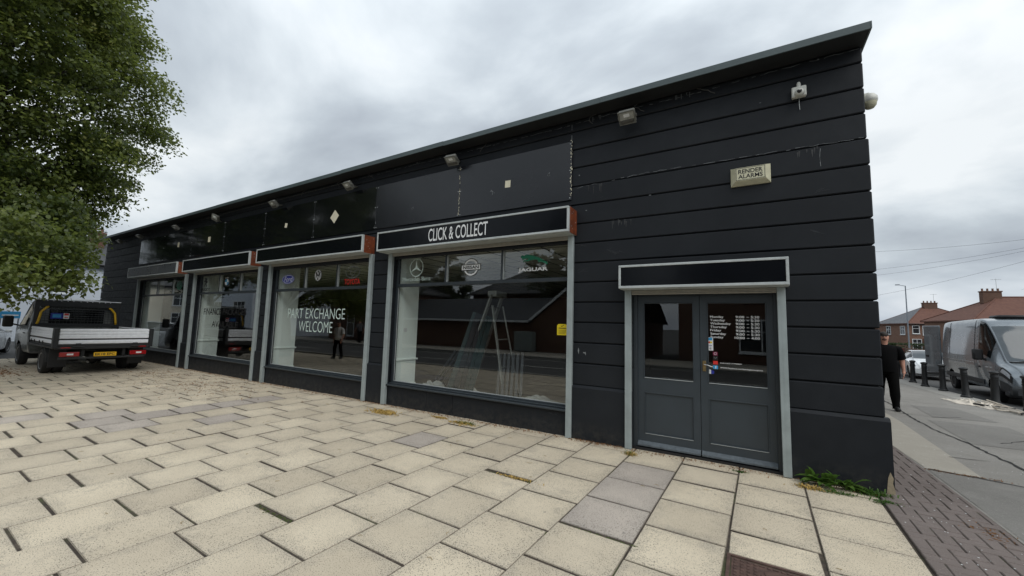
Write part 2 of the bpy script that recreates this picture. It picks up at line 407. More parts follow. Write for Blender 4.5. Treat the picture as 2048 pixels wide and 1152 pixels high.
# slab columns measured from the photograph
cols = [-.11, -.72, -1.33, -1.94, -2.555, -3.16, -3.77, -4.365, -4.94, -5.49, -6.07, -6.65, -7.23, -7.75]
while cols[-1] > -24: cols.append(cols[-1]-.59)
phase = {0: -.25, 1: -.58, 2: -.28, 3: -.62, 4: -.23, 5: -.60, 6: -.28, 7: -.64, 8: -.46, 9: -.7, 10: -.42, 11: -.75, 12: -.35}
def slab_mesh(w, d, name='slab', mat=None, t=.05):
    b = MB(); c = .006
    x0, x1, y0, y1 = -w/2, w/2, -d/2, d/2
    b.add([(x0, y0, -t), (x1, y0, -t), (x1, y1, -t), (x0, y1, -t), (x0, y0, -c), (x1, y0, -c), (x1, y1, -c), (x0, y1, -c),
           (x0+c, y0+c, 0), (x1-c, y0+c, 0), (x1-c, y1-c, 0), (x0+c, y1-c, 0)],
          [(0, 1, 5, 4), (1, 2, 6, 5), (2, 3, 7, 6), (3, 0, 4, 7), (4, 5, 9, 8), (5, 6, 10, 9), (6, 7, 11, 10), (7, 4, 8, 11), (8, 9, 10, 11)])
    return b.mesh(name, mat, fix=False)
mesh_b, mesh_g = {}, {}
def slab_for(w, d, grey):
    key = (math.floor(w*400)/400, math.floor(d*400)/400); D = mesh_g if grey else mesh_b
    if key not in D: D[key] = slab_mesh(*key, mat=M_SLABG if grey else M_SLAB)
    return D[key]
gxy = [(-9.85, -3.82), (-9.3, -3.33), (-9.53, -2.66), (-9.7, -2.11), (-10.96, -3.93), (-10.3, -3.6), (-9.8, -1.6), (-9.71, -1.19), (-5.45, -1.59), (-8.9, -2.6)]
greys = {(3, -.93), (3, -1.54), (3, -2.15)}
for a, c in gxy: greys.add((max(i for i in range(len(cols)-1) if cols[i] > a), c))
def shear(x, y): return x+y*(.004+.020*min(max((x+7)/4.5, 0), 1))
slabs = []; cutout = (-1.375, -.80, -2.70, -2.165)
wide = {(5, 1): .05, (5, 0): .0}
for ci in range(len(cols)-1):
    x1, x0 = cols[ci], cols[ci+1]; ph = phase.get(ci, -(.3+.31*(ci % 2)+rnd.uniform(-.08, .08)))
    ys = [.03, ph]
    while ys[-1] > -6.1: ys.append(ys[-1]-(.605+rnd.uniform(-.012, .012)))
    for r in range(len(ys)-1):
        y1, y0 = ys[r], max(ys[r+1], -6.14)
        if y1-y0 < .06: continue
        g = (.0036 if ci < 5 else .006)+rnd.random()*.002; gap = .0055+rnd.random()*.003+rnd.choice([0, 0, .001, .004])
        if rnd.random() < .12: gap += .008
        if ci == 5 and abs(y1+1.82) < .2: y1 -= .05
        if ci == 7 and abs(y1+3.7) < .35: y1 -= .03
        if ci == 3 and abs(y1+2.46) < .2: y1 -= .02
        w = x1-x0-2*g; d = y1-y0-gap*2; cx, cy = (x0+x1)/2, (y0+y1)/2
        if ci == 1 and cy-d/2 < cutout[3]-.03 and cy+d/2 > cutout[2]: continue
        if ci in (0,) and cx > -.8 and False: continue
        isg = any(c == ci and abs(cy-y) < .31 for c, y in greys)
        slabs.append((math.hypot(cx-CAM.x, cy-CAM.y), cx, cy, w, d, isg))
slabs.sort(key=lambda s: (-(Vector((s[1]-CAM.x, s[2]-CAM.y)).dot(Vector((fw.x, fw.y))) > .6), s[0]))
b_rest = MB(); b_restg = MB()
for i, (dist, cx, cy, w, d, isg) in enumerate(slabs):
    tz = rnd.uniform(-.004, .003)
    if i < 298:
        o = link('slab', slab_for(w, d, isg), fp)
        o.location = (shear(cx, cy), cy, gz(cx, cy)+tz); o.rotation_euler = (rnd.uniform(-.006, .006), rnd.uniform(-.006, .006), -(shear(cx, 1)-cx)*.9+rnd.uniform(-.004, .004))
        if isg: o['label'] = 'purplish grey paving slab'
    else:
        z = gz(cx, cy)+tz; (b_restg if isg else b_rest).cbox(cx-w/2, cx+w/2, cy-d/2, cy+d/2, z-.05, z, .006)
for b, m in ((b_rest, M_SLAB), (b_restg, M_SLABG)):
    if b.v: o = b.build('slab', m, fp); o['kind'] = 'stuff'
# cut pieces beside the iron cover
for x0, x1, y0, y1 in ((-1.365, -.79, -2.165, -1.80), (-1.40, -.82, -3.3, -2.715)):
    o = link('slab', slab_mesh(x1-x0, y1-y0, mat=M_SLAB), fp); o.location = ((x0+x1)/2, (y0+y1)/2, gz(x0, y0)-.001)
# iron access cover
t = thing('access_cover', 'rusty brown cast iron access cover set in the beige slabs', 'access cover', (-1.09, -2.43, -.006))
b = MB(); x0, x1, y0, y1 = -1.372, -.82, -2.69, -2.178; z = -.006
for q in ((x0, x1, y0, y0+.022), (x0, x1, y1-.022, y1), (x0, x0+.022, y0+.023, y1-.023), (x1-.022, x1, y0+.023, y1-.023)): b.box(q[0], q[1], q[2], q[3], z-.06, z+.003)
b.build('frame', M_IRON, t)
b = MB(); b.box(x0+.03, x1-.03, y0+.03, y1-.03, z-.06, z-.006); b.build('plate', M_IRON, t)
b = MB()
for i in range(12):
    for j in range(11):
        cx, cy = x0+.055+i*.0405, y0+.055+j*.0405
        if abs(cx+1.09) < .07 and abs(cy-(y0+.38)) < .04: continue
        if (i+j) % 2 or i < 4: b.cbox(cx-.011, cx+.011, cy-.011, cy+.011, z-.007, z+.001, .003)
        else: b.cbox(cx-.017, cx+.017, cy-.006, cy+.006, z-.007, z+.001, .002)
o = b.build('tread_stud', M_IRON, t); o['kind'] = 'stuff'
b = MB(); b.lathe([(.05, z-.006), (.055, z-.001), (.04, z+.001), (0, z+.001)], 14, Matrix.Translation((-1.09, y0+.38, 0))); b.build('lifting_boss', M_IRON, t)

# block paver strip along the corner: 90 degree herringbone
strip = sheet('paver_strip', [-.1, .2, .4, .645], [-6.15, -4, -2, -1, 0, 1, 2, 3.1], .004, M_JOINT)
setp(strip, 'purple brown block paver strip between the beige slabs and the asphalt')
ph_, pv_ = slab_mesh(.196, .095, 'paver', M_PAV, .04), slab_mesh(.095, .196, 'paver', M_PAV, .04)
cand = []
for j in range(0, 92):
    for i in range(-4, 12):
        if (i-j) % 4 == 0: cand.append((i+1, j+.5, 0))
        if (i-j-3) % 4 == 0: cand.append((i+.5, j+1, 1))
pk = []
for u, v, r in cand:
    x, y = -.1+u*.0995+.0, 3.0-v*.0995
    hw, hd = (.098, .048) if r == 0 else (.048, .098)
    if x-hw < -.104 or x+hw > .66 or y-hd < -6.1: 
        x0, x1 = max(x-hw, -.098), min(x+hw, .645)
        if x1-x0 < .03 or y-hd < -6.1: continue
        pk.append(((x0+x1)/2, y, x1-x0, 2*hd)); continue
    pk.append((x, y, 2*hw, 2*hd))
pk.sort(key=lambda q: math.hypot(q[0]-CAM.x, q[1]-CAM.y) if q[1] > -1.6 else 99)
rest = MB(); pcache = {}
for i, (x, y, w, d) in enumerate(pk):
    tz = .012+rnd.uniform(-.003, .003)
    if i < 298:
        key = (round(w-.002, 2), round(d-.002, 2))
        if key not in pcache: pcache[key] = slab_mesh(w-.003, d-.003, 'paver', M_PAV, .04)
        o = link('paver', pcache[key], strip); o.location = (x+min(0, y)*.022, y, gz(x, y)+tz); o.rotation_euler = (rnd.uniform(-.012, .012), rnd.uniform(-.012, .012), 0)
    else:
        z = gz(x, y)+tz; rest.cbox(x-w/2+.002, x+w/2-.002, y-d/2+.002, y+d/2-.002, z-.03, z, .004)
o = rest.build('paver', M_PAV, strip); o['kind'] = 'stuff'

def patch(name, poly, e, mat, parent=sp_, th=None):
    """polygon draped on the sloping pavement"""
    bm = bmesh.new(); vs = [bm.verts.new((x, y, 0)) for x, y in poly]; bm.faces.new(vs)
    bmesh.ops.triangulate(bm, faces=bm.faces)
    bmesh.ops.subdivide_edges(bm, edges=bm.edges, cuts=5, use_grid_fill=True)
    for v in bm.verts: v.co.z = gz(v.co.x, v.co.y)+e
    bmesh.ops.recalc_face_normals(bm, faces=bm.faces)
    me = bpy.data.meshes.new(name); bm.to_mesh(me); bm.free()
    if me.polygons and me.polygons[0].normal.z < 0: me.flip_normals()
    return link(name, me, parent, mat)
def crack(name, pts, w, e=.008, parent=sp_, mat=None, wob=.02):
    b = MB(); P = []
    for (xa, ya), (xb, yb) in zip(pts[:-1], pts[1:]):
        n = max(2, int(math.hypot(xb-xa, yb-ya)/.12))
        for i in range(n): t = i/n; P.append((xa+(xb-xa)*t+rnd.uniform(-wob, wob), ya+(yb-ya)*t+rnd.uniform(-wob, wob)))
    P.append(pts[-1]); vs = []
    for i, (x, y) in enumerate(P):
        a = P[max(i-1, 0)]; c = P[min(i+1, len(P)-1)]; d = Vector((c[0]-a[0], c[1]-a[1])).normalized(); n = Vector((-d.y, d.x))*w*.5*rnd.uniform(.5, 1.3)
        vs += [(x+n.x, y+n.y, gz(x, y)+e), (x-n.x, y-n.y, gz(x, y)+e)]
    b.add(vs, [(2*i, 2*i+1, 2*i+3, 2*i+2) for i in range(len(P)-1)])
    return link(name, b.mesh(name, mat or M_CRACK, fix=False), parent)
patch('tan_patch', [(.646, 3.02), (.68, 1.46), (1.15, 1.40), (1.40, 5.45), (1.45, 8.0), (.66, 8.0)], .004, M_TAN)
patch('dark_patch', [(.66, -6.1), (2.4, -6.1), (2.0, 1.25), (1.42, 1.27), (.68, 1.44)], .004, M_ASPH2)
patch('dark_patch', [(1.85, 3.8), (3.0, 3.9), (3.2, 6.4), (2.0, 6.2)], .004, M_ASPH2)
patch('dark_patch', [(2.25, 6.8), (3.3, 7.0), (3.3, 9.0), (2.4, 8.8)], .004, M_ASPH2)
for pts, w in (([(2.1, 12), (1.95, 8.58), (1.75, 5.97), (1.736, 4.9), (1.80, 3.9), (1.82, 2.31), (1.9, -1.0), (1.95, -4)], .035),
               ([(.68, 1.454), (1.12, 1.40), (1.42, 1.27), (2.6, 1.0)], .03),
               ([(1.18, 2.43), (1.37, 2.47), (1.6, 2.53)], .022), ([(2.3, 4.2), (2.9, 4.9), (3.6, 5.0)], .02),
               ([(1.7, 6.9), (2.2, 6.7), (2.8, 7.2)], .018), ([(1.9, 9.8), (2.6, 9.5), (3.4, 9.9)], .018), ([(2.6, 3.0), (3.4, 3.3), (4.4, 3.2)], .02)):
    crack('crack', pts, w)
# kerb of the side street, pale edging behind the bollards
b = MB()
for i in range(70):
    y0 = -6.1+i*.915; z0, z1 = gz(4.8, y0), gz(4.8, y0+.905)
    vs = [(x, y, z+dz) for (y, z) in ((y0, z0), (y0+.905, z1)) for x in (4.725, 4.87) for dz in (-.2, .008)]
    b.add(vs, [(0, 1, 3, 2), (4, 6, 7, 5), (0, 4, 5, 1), (2, 3, 7, 6), (1, 5, 7, 3), (0, 2, 6, 4)])
o = b.build('side_kerb', M_LCON); setp(o, 'pale concrete kerb stones along the side street', kind='structure')
patch('pale_edging', [(4.2, 9), (4.72, 9), (4.72, 34), (4.25, 34)], .005, M_LCON)
# opposite pavement of the side street
o = sheet('opposite_side_pavement', [12, 14.4], span(8, 66, 3), 0, M_ASPH); setp(o, 'grey pavement on the far side of the side street')
# front road and its markings, pavement across it
o = sheet('front_road', span(-60, 40, 4), [-13.2, -9.5, -6.32], -.125, M_ROAD); setp(o, 'dark asphalt front road passing the shop')
for x in range(-58, 38, 6):
    o = sheet('lane_marking', [x, x+3.2], [-9.72, -9.6], -.119, M_WLINE, None, o if False else None); setp(o, kind='structure', label='white dash painted along the front road')
for y in (-6.62, -12.9):
    o = sheet('edge_line', span(-58, 38, 6), [y, y+.1], -.119, M_WLINE, None); setp(o, kind='structure', label='white line painted along the edge of the front road')
b = MB(); b.box(-24.2, 4.87, -6.31, -6.16, -.3, -.004)
b.box(-60, 40, -13.35, -13.2, -.3, -.01); o = b.build('front_kerb', M_LCON); setp(o, 'pale concrete kerbs of the front road', kind='structure')
o = sheet('far_front_pavement', span(-60, 40, 5), [-17.2, -13.36], .0, M_TAN); setp(o, 'buff pavement across the front road')

# ------------------------------------------------------------------ the black showroom
OPEN = [(-21.67, -17.40), (-16.66, -12.69), (-12.11, -8.15), (-7.48, -3.55)]   # shop windows
DOOR = (-2.60, -.88)
WTOP, ZSILL = 3.02, .37
XL, XR, DEP = -26.4, 0.0, 13.0
shop = thing('showroom_building', 'long single storey black painted showroom with shop windows and flat roof', 'building', (-13, 6, 0))
def piers(z0, z1):
    """wall pieces between the openings at this height"""
    cuts = []
    if z0 < WTOP: cuts += [(a, b) for a, b in OPEN]
    if z0 < 2.18: cuts.append(DOOR)
    cuts.sort(); out = []; x = XL
    for a, b in cuts: out.append((x, a)); x = b
    out.append((x, XR)); return out
b = MB()
for a, c in piers(0, 2): b.box(a, c-.02 if c == XR else c, .04, .30, -.15, 2.17)
for a, c in piers(2.2, 3): b.box(a, c-.02 if c == XR else c, .04, .30, 2.17, WTOP)
b.box(XL, -.02, .04, .30, WTOP, 4.93)
b.box(-.30, -.03, .30, DEP, -.6, 4.93); b.box(XL, XL+.28, .30, DEP, -.2, 4.93); b.box(XL+.28, -.30, DEP-.28, DEP, -.4, 4.93)
b.build('wall', M_WALL, shop)
grooves = [4.7455-.305*k for k in range(13)]      # down to the plinth
crackline = 3
def band(z0, z1, yf, ends=True, c=.011):
    b = MB()
    for a, d in piers(z0, z1):
        g = .006
        if d == XR:
            b.cbox(a, XR-yf, yf, .06, z0+g, z1-g, c)
        else: b.cbox(a, d, yf, .06, z0+g, z1-g, c)
    if ends:   # the band returns round the corner and along the side wall
        b.cbox(-.06, XR-yf, .064, DEP, z0+g, z1-g, c)
    return b
zs = [4.935]+grooves
for i in range(len(zs)-1):
    z1, z0 = zs[i], zs[i+1]
    yf = 0.0 if i <= crackline else -.012
    lv = [(z0, z1)]
    if z0 < WTOP < z1: lv = [(z0, WTOP), (WTOP, z1)] 
    if z0 < 2.17 < z1: lv = [(z0, z1)]
    for a, d in (piers((z0+z1)/2, z1)):
        b = MB(); b.cbox(a, (XR-yf) if d == XR else d, yf, .06, z0+.006, z1-.006, .012); b.build('wall_course', M_WALL, shop)
    b = MB(); b.cbox(-.06, XR-yf, .064, DEP, z0+.006, z1-.006, .012)
    b.build('wall_course', M_WALL, shop)
# plinth course, proud with a sloping top
b = MB(); z1 = grooves[-1]-.325
# one more course between last groove and plinth
for a, d in piers(1, 1.1): b = MB(); b.cbox(a, (XR+.012) if d == XR else d, -.012, .06, z1+.006, grooves[-1]-.006, .012); b.build('wall_course', M_WALL, shop)
b = MB(); b.cbox(-.06, XR+.012, .064, DEP, z1+.006, grooves[-1]-.006, .012)
b.build('wall_course', M_WALL, shop)
for a, d in piers(0, .3):
    b = MB(); xr = XR+.045 if d == XR else d
    pr = [(-.045, -.12), (-.045, z1-.03), (-.014, z1+.004), (.06, z1+.004), (.06, -.12)]
    b.prism([(y, z) for y, z in pr], a, xr, 'x'); b.build('plinth', M_WALL, shop)
b = MB(); b.prism([(XR+.044, -.6), (XR+.044, z1-.03), (XR+.012, z1+.003), (-.1, z1+.003), (-.1, -.6)], .066, DEP, 'y')
b.build('plinth', M_WALL, shop)
# bare render where the paint has chipped off the foot of the corner
M_REND = simple('bare_render_chip', lin(150, 138, 116), .9, 0, .2, 30)
b = MB(); b.prism([(-.022, .0), (.043, .0), (.047, .05), (.03, .12), (.038, .17), (.015, .23), (-.004, .17), (-.012, .1)], -.0475, -.0465, 'y'); b.build('chipped_patch', M_REND, shop)

M_SCUFF = simple('pale_scuff', lin(44, 47, 51), .8, 0, .3, 30)
rs = random.Random(31)
for k in range(34):
    x = rs.uniform(-25.5, -.1) if k < 22 else rs.uniform(-3.4, -.05); z = rs.choice(grooves[4:12])+rs.uniform(.02, .26) if x > -3.4 else rs.uniform(.04, .3)
    if DOOR[0]-.15 < x < DOOR[1]+.15 or (x > -3.4 and z < 2.5 and x > -2.8 and x < -.75): continue
    if x < -3.4 and any(abs(x-q) < .1 for o_ in OPEN for q in o_): continue
    inwin = any(a < x < c for a, c in OPEN); y = -.0012 if inwin else (-.0462 if z < .7 else -.0133)
    b = MB(); n = rs.randint(2, 6)
    for j in range(n):
        xx = x+rs.gauss(0, .05); zz_ = z+rs.gauss(0, .015); w = rs.uniform(.002, .006); l_ = rs.uniform(.01, .07); a = rs.uniform(-.5, .5)
        b.add([(xx-l_, y, zz_-l_*a-w), (xx+l_, y, zz_+l_*a-w*.4), (xx+l_*.9, y, zz_+l_*a+w*.5), (xx-l_*.8, y, zz_-l_*a+w)], [(0, 1, 2, 3)])
    o = b.build('scuff_mark', M_SCUFF, shop); o['kind'] = 'stuff'
# roof slab, soffit, fascia trim in lengths
b = MB(); b.box(XL-.04, .015, -.285, DEP+.2, 4.945, 5.0); b.build('roof', M_SOFF, shop)
xs = [.02]; 
while xs[-1] > XL-.05: xs.append(max(xs[-1]-3.02, XL-.06))
for i in range(len(xs)-1):
    b = MB(); lift = rnd.uniform(-.004, .004)
    b.box(xs[i+1]+.002, xs[i]-.002, -.302, -.286, 4.938+lift, 5.022+lift); b.box(xs[i+1]+.002, xs[i]-.002, -.2855, -.10, 5.001, 5.018+lift)
    b.build('fascia_trim', M_FASC, shop)
b = MB(); b.box(.0155, .032, -.302, DEP+.2, 4.94, 5.02); b.build('fascia_trim', M_FASC, shop)

# blank sign panels above the shutters
px_ = [-3.54, -5.80, -8.10, -10.37, -12.66, -15.0, -17.3, -19.65, -22.0]
for i in range(8):
    b = MB(); b.cbox(px_[i+1]+.004, px_[i]-.004, -.034, -.0005, 3.615, 4.578, .004)
    o = b.build('fascia_panel', M_PANS if i < 2 else M_PANG, shop)
    if i < 2: o['label'] = 'satin black blank sign panel'
    b = MB()
    for xx in (px_[i+1]+.03, px_[i]-.03):
        for zz_ in (3.65, 4.1, 4.54): b.sphere((xx, -.036, zz_), .009, .005, .009, 6, 4)
    b.build('fixing_screw', M_ALU, shop)['kind'] = 'stuff'
# peeled sealant between panels
for xx, z0, z1, n in ((-5.80, 3.63, 4.57, 34), (-10.37, 3.63, 4.57, 10), (-12.66, 3.65, 4.55, 8), (-3.55, 3.6, 4.6, 34), (-8.1, 3.62, 3.8, 5), (-15.0, 3.65, 4.5, 6), (-17.3, 3.62, 4.3, 6)):
    b = MB()
    for k in range(n):
        z = z0+(z1-z0)*rnd.random()**(1.0 if n > 20 else 1.5); w = rnd.uniform(.003, .011); h = rnd.uniform(.008, .03)
        a = rnd.uniform(-.012, .012)
        b.add([(xx+a-w, -.0365, z), (xx+a+w*.6, -.0365, z-h*.4), (xx+a+w, -.0365, z+h*.5), (xx+a-w*.5, -.0365, z+h)], [(0, 1, 2, 3)])
    o = b.build('peeling_sealant', M_PAPER if n > 20 else M_DIMW, shop); o['kind'] = 'stuff'
# stuck paper squares
for x, z, w, h, a in ((-4.73, 4.07, .055, .062, .05), (-9.55, 4.07, .11, .12, .75), (-11.6, 4.08, .055, .06, .2), (-16.0, 4.10, .085, .085, 0), (-18.35, 4.12, .07, .085, .1)):
    b = MB(); T = Matrix.Translation((x, 0, z)) @ Matrix.Rotation(a, 4, 'Y')
    b.box(-w, w, -.0375, -.0362, -h, h, T); b.build('paper_square', M_PAPER, shop)
# patches of torn film / filler scars
for x, z, r in ((-5.05, 3.98, .055), (-3.95, 4.10, .05), (-7.0, 3.93, .02)):
    b = MB()
    for k in range(9):
        a = rnd.uniform(0, 6.28); q = rnd.uniform(0, r); w = rnd.uniform(.004, .012)
        b.add([(x+q*math.cos(a)+dx*w, -.0365, z+q*math.sin(a)+dz*w*1.6) for dx, dz in ((-1, 0), (.2, -1), (1, .3), (-.2, 1))], [(0, 1, 2, 3)])
    o = b.build('filler_scar', M_DIMW, shop); o['kind'] = 'stuff'
# white chips and hairline cracks on the render: jagged filled crack lines
def wcrack(pts, w=.004, y=-.0145, mat=None):
    b = MB(); P = []
    for (xa, za), (xb, zb) in zip(pts[:-1], pts[1:]):
        n = max(2, int(math.hypot(xb-xa, zb-za)/.045))
        for i in range(n): t = i/n; P.append((xa+(xb-xa)*t, za+(zb-za)*t+rnd.uniform(-.007, .007)))
    P.append(pts[-1])
    for i in range(len(P)-1):
        if rnd.random() < .3: continue
        (xa, za), (xb, zb) = P[i], P[i+1]; ww = w*rnd.uniform(.3, 1.2); d = Vector((xb-xa, zb-za)); 
        if d.length < 1e-5: continue
        d.normalize(); n = (-d.y*ww, d.x*ww)
        b.add([(xa+n[0], y, za+n[1]), (xa-n[0], y, za-n[1]), (xb-n[0], y, zb-n[1]), (xb+n[0], y, zb+n[1])], [(0, 1, 2, 3)])
    o = b.build('render_crack', mat or M_DIMW, shop); o['kind'] = 'stuff'
wcrack([(-3.45, 3.80), (-2.4, 3.86), (-1.2, 3.845), (-.03, 3.84)], .0022, -.0145)
wcrack([(-3.5, 4.87), (-2.9, 4.885), (-1.9, 4.875), (-.9, 4.90), (-.02, 4.91)], .003, -.0015)
wcrack([(-9, 4.87), (-6.5, 4.875), (-3.6, 4.865)], .003, -.0015); wcrack([(-17, 4.86), (-9.2, 4.87)], .003, -.0015)
wcrack([(-.42, 3.80), (-.43, 3.70), (-.425, 3.58)], .003, -.0145)
wcrack([(-3.56, 4.88), (-3.56, 4.60)], .005, -.0015)
for x, z, w, h in ((-3.40, 1.27, .012, .05), (-3.31, 1.245, .02, .012), (-3.29, 1.235, .008, .03), (-3.42, 4.0, .012, .012), (-3.3, 3.42, .012, .01), (-2.35, 3.52, .02, .006), (-1.0, 4.52, .012, .004), (-.4, 5-.1, .01, .01)):
    b = MB(); b.add([(x-w, -.0143, z), (x+w*.3, -.0143, z-h), (x+w, -.0143, z+h*.2), (x-w*.2, -.0143, z+h)], [(0, 1, 2, 3)]); o = b.build('paint_chip', M_DIMW, shop)
M_CHALK = simple('chalky_run_mark', lin(66, 67, 68), .9, 0, .3, 60)
def runs(x0, x1, z, n, h):
    b = MB()
    for k in range(n):
        x = rnd.uniform(x0, x1); w = rnd.uniform(.003, .012); hh = h*rnd.uniform(.3, 1); zt = z+rnd.uniform(-.02, .02)
        b.add([(x-w, -.0142, zt), (x-w*.3, -.0142, zt-hh), (x+w*.2, -.0142, zt-hh*.97), (x+w, -.0142, zt)], [(0, 1, 2, 3)])
    o = b.build('chalky_run', M_CHALK, shop); o['kind'] = 'stuff'
runs(-3.3, -3.05, 3.80, 9, .13); runs(-2.9, -2.6, 3.20, 9, .12); runs(-3.0, -2.55, 3.215, 5, .04); runs(-.75, -.4, 3.81, 6, .1)
for x, n in ((-1.95, 5), (-3.2, 3), (-6.9, 4), (-9.3, 3), (-12.2, 3)):
    b = MB()
    for k in range(n):
        xx = x+rnd.uniform(-.15, .15); h = rnd.uniform(.03, .09); b.add([(xx-.004, -.0014, 4.92), (xx-.002, -.0014, 4.92-h), (xx+.002, -.0014, 4.92-h*.9), (xx+.005, -.0014, 4.92)], [(0, 1, 2, 3)])
    o = b.build('chalky_run', M_DIMW, shop); o['kind'] = 'stuff'
# loose wires under the eaves
b = MB()
for x in (-3.15, -2.45, -6.2, -8.3, -5.3, -10.9, -9.4, -1.62):
    pts = []; zt = 4.93
    for i in range(7): t = i/6; pts.append((x+.10*math.sin(t*2.6+x)+t*rnd.uniform(-.02, .05), -.03-.05*math.sin(t*3.1), zt-.14*t-rnd.uniform(0, .01)))
    b.path(pts, .0035, 5)
b.path([(-17, -.03, 4.85), (-15.6, -.05, 4.80), (-15.3, -.16, 4.74), (-14.8, -.06, 4.83), (-12, -.02, 4.845), (-9, -.02, 4.86)], .004, 5)
o = b.build('loose_wire', simple('grey_cable', lin(92, 92, 90), .7, 0, .2, 20), shop)

# text as real letter sheets --------------------------------------------------
def text_mesh(s, x0, x1, z0, z1, y, name='lettering', mat=None, parent=None, thick=.0012, weight=0, shear=0, T=None):
    cu = bpy.data.curves.new('lettering', 'FONT'); cu.body = s; cu.offset = weight; cu.resolution_u = 3 if z1-z0 < .1 else 8
    ob = bpy.data.objects.new('tmp', cu); COL.objects.link(ob)
    dg = bpy.context.evaluated_depsgraph_get(); me = bpy.data.meshes.new_from_object(ob.evaluated_get(dg)); bpy.data.objects.remove(ob)
    co = np.empty(len(me.vertices)*3); me.vertices.foreach_get('co', co); co = co.reshape(-1, 3)
    mn, mx2 = co.min(0), co.max(0)
    X = x0+(co[:, 0]-mn[0])/(mx2[0]-mn[0])*(x1-x0); Z = z0+(co[:, 1]-mn[1])/(mx2[1]-mn[1])*(z1-z0)
    X = X+shear*(Z-z0)
    off = Vector((0, 0, 0))
    if parent is not None:
        off = Vector(parent.location)+(Vector(parent.parent.location) if parent.parent else Vector((0, 0, 0)))
    if T is None: new = np.stack([X-off.x, np.full_like(X, y)-off.y, Z-off.z], 1)
    else: new = np.array([tuple(T @ Vector((a, y, c))) for a, c in zip(X, Z)])
    me.vertices.foreach_set('co', new.ravel()); me.materials.clear()
    if mat: me.materials.append(mat)
    me.update(); me.name = name
    return link(name, me, parent)
def flat(poly, y, name, mat, parent):
    b = MB(); b.add([(x, y, z) for x, z in poly], [tuple(range(len(poly)))]); return b.build(name, mat, parent)
def ringpts(cx, cz, rx, rz, n=36, a0=0, a1=2*math.pi): return [(cx+rx*math.cos(a0+(a1-a0)*i/n), cz+rz*math.sin(a0+(a1-a0)*i/n)) for i in range(n+(0 if a1-a0 > 6.2 else 1))]
def ring(cx, cz, rx, rz, w, y, name, mat, parent, n=40):
    b = MB(); o = ringpts(cx, cz, rx, rz, n); i_ = ringpts(cx, cz, rx-w, rz-w, n)
    b.add([(x, y, z) for x, z in o+i_], [(k, (k+1) % n, n+(k+1) % n, n+k) for k in range(n)]); return b.build(name, mat, parent)
def bars(segs, y, name, mat, parent):
    b = MB()
    for (xa, za), (xb, zb), w in segs:
        d = Vector((xb-xa, zb-za)).normalized(); n = Vector((-d.y, d.x))*w/2
        b.add([(xa+n.x, y, za+n.y), (xa-n.x, y, za-n.y), (xb-n.x, y, zb-n.y), (xb+n.x, y, zb+n.y)], [(0, 1, 2, 3)])
    return b.build(name, mat, parent)

# shop windows ---------------------------------------------------------------
WL = ['shop window farthest from the door', 'shop window with finance lettering', 'shop window with part exchange lettering', 'wide shop window with ladder behind it']
win = []
for wi, (xa, xb) in enumerate(OPEN):
    # riser below the window
    b = MB()
    js = [xa, xa+(xb-xa)*.27, xa+(xb-xa)*.43, xb] if wi == 3 else [xa, xb]
    for q in range(len(js)-1): b.cbox(js[q]+.002, js[q+1]-.002, .0, .12, -.15, ZSILL-.02, .005)
    b.build('stall_riser', M_WALL, shop)
    w = bpy.data.objects.new('window', None); COL.objects.link(w); w.parent = shop; w['label'] = WL[wi]
    w.location = (0, 0, 0)
    # frame members
    b = MB(); F0, F1 = .085, .15
    b.cbox(xa, xa+.05, F0, F1, ZSILL+.02, WTOP, .004); b.cbox(xb-.05, xb, F0, F1, ZSILL+.02, WTOP, .004)
    b.cbox(xa+.051, xb-.051, F0+.001, F1, ZSILL+.021, ZSILL+.06, .004); b.cbox(xa+.051, xb-.051, F0-.01, F1, 2.345, 2.41, .004)
    b.cbox(xa+.051, xb-.051, F0+.001, F1, 2.975, WTOP, .004)
    b.build('window_frame', M_JOIN, w)
    b = MB()
    b.cbox(xa-.0, xb+.0, -.055, .083, ZSILL-.018, ZSILL+.012, .006); b.cbox(xa+.01, xb-.01, .02, .084, ZSILL+.013, ZSILL+.035, .005)
    b.build('window_sill', M_JOIN, w)
    gx = [xa+.05, xa+.05+(xb-xa-.1)/3, xa+.05+(xb-xa-.1)*2/3, xb-.05]
    for q in (1, 2):
        b = MB(); b.cbox(gx[q]-.025, gx[q]+.018, F0, F1, 2.411, 2.974, .003); b.build('mullion', M_JOIN, w)
        b = MB(); b.box(gx[q]+.0185, gx[q]+.030, F0+.008, F1-.01, 2.415, 2.97); b.build('mullion_reflection', M_ALU, w)  # pale strip stands in for light reflected along the mullion edge
    b = MB(); b.box(xa+.05, xb-.05, .116, .122, ZSILL+.06, 2.345); b.build('pane', M_GLASS, w)
    for q in range(3):
        x0 = gx[q]+(.0 if q == 0 else .031); x1 = gx[q+1]-(.0 if q == 2 else .026)
        b = MB(); b.box(x0, x1, .116, .122, 2.41, 2.975); b.build('pane', M_GLASS, w)
    b = MB(); b.box(xa+.051, xb-.051, .108, .115, ZSILL+.061, ZSILL+.072); b.box(xa+.051, xa+.060, .108, .115, ZSILL+.074, 2.343)
    b.build('glazing_bead', M_ALU, w)
    win.append(w)
Y = .1135
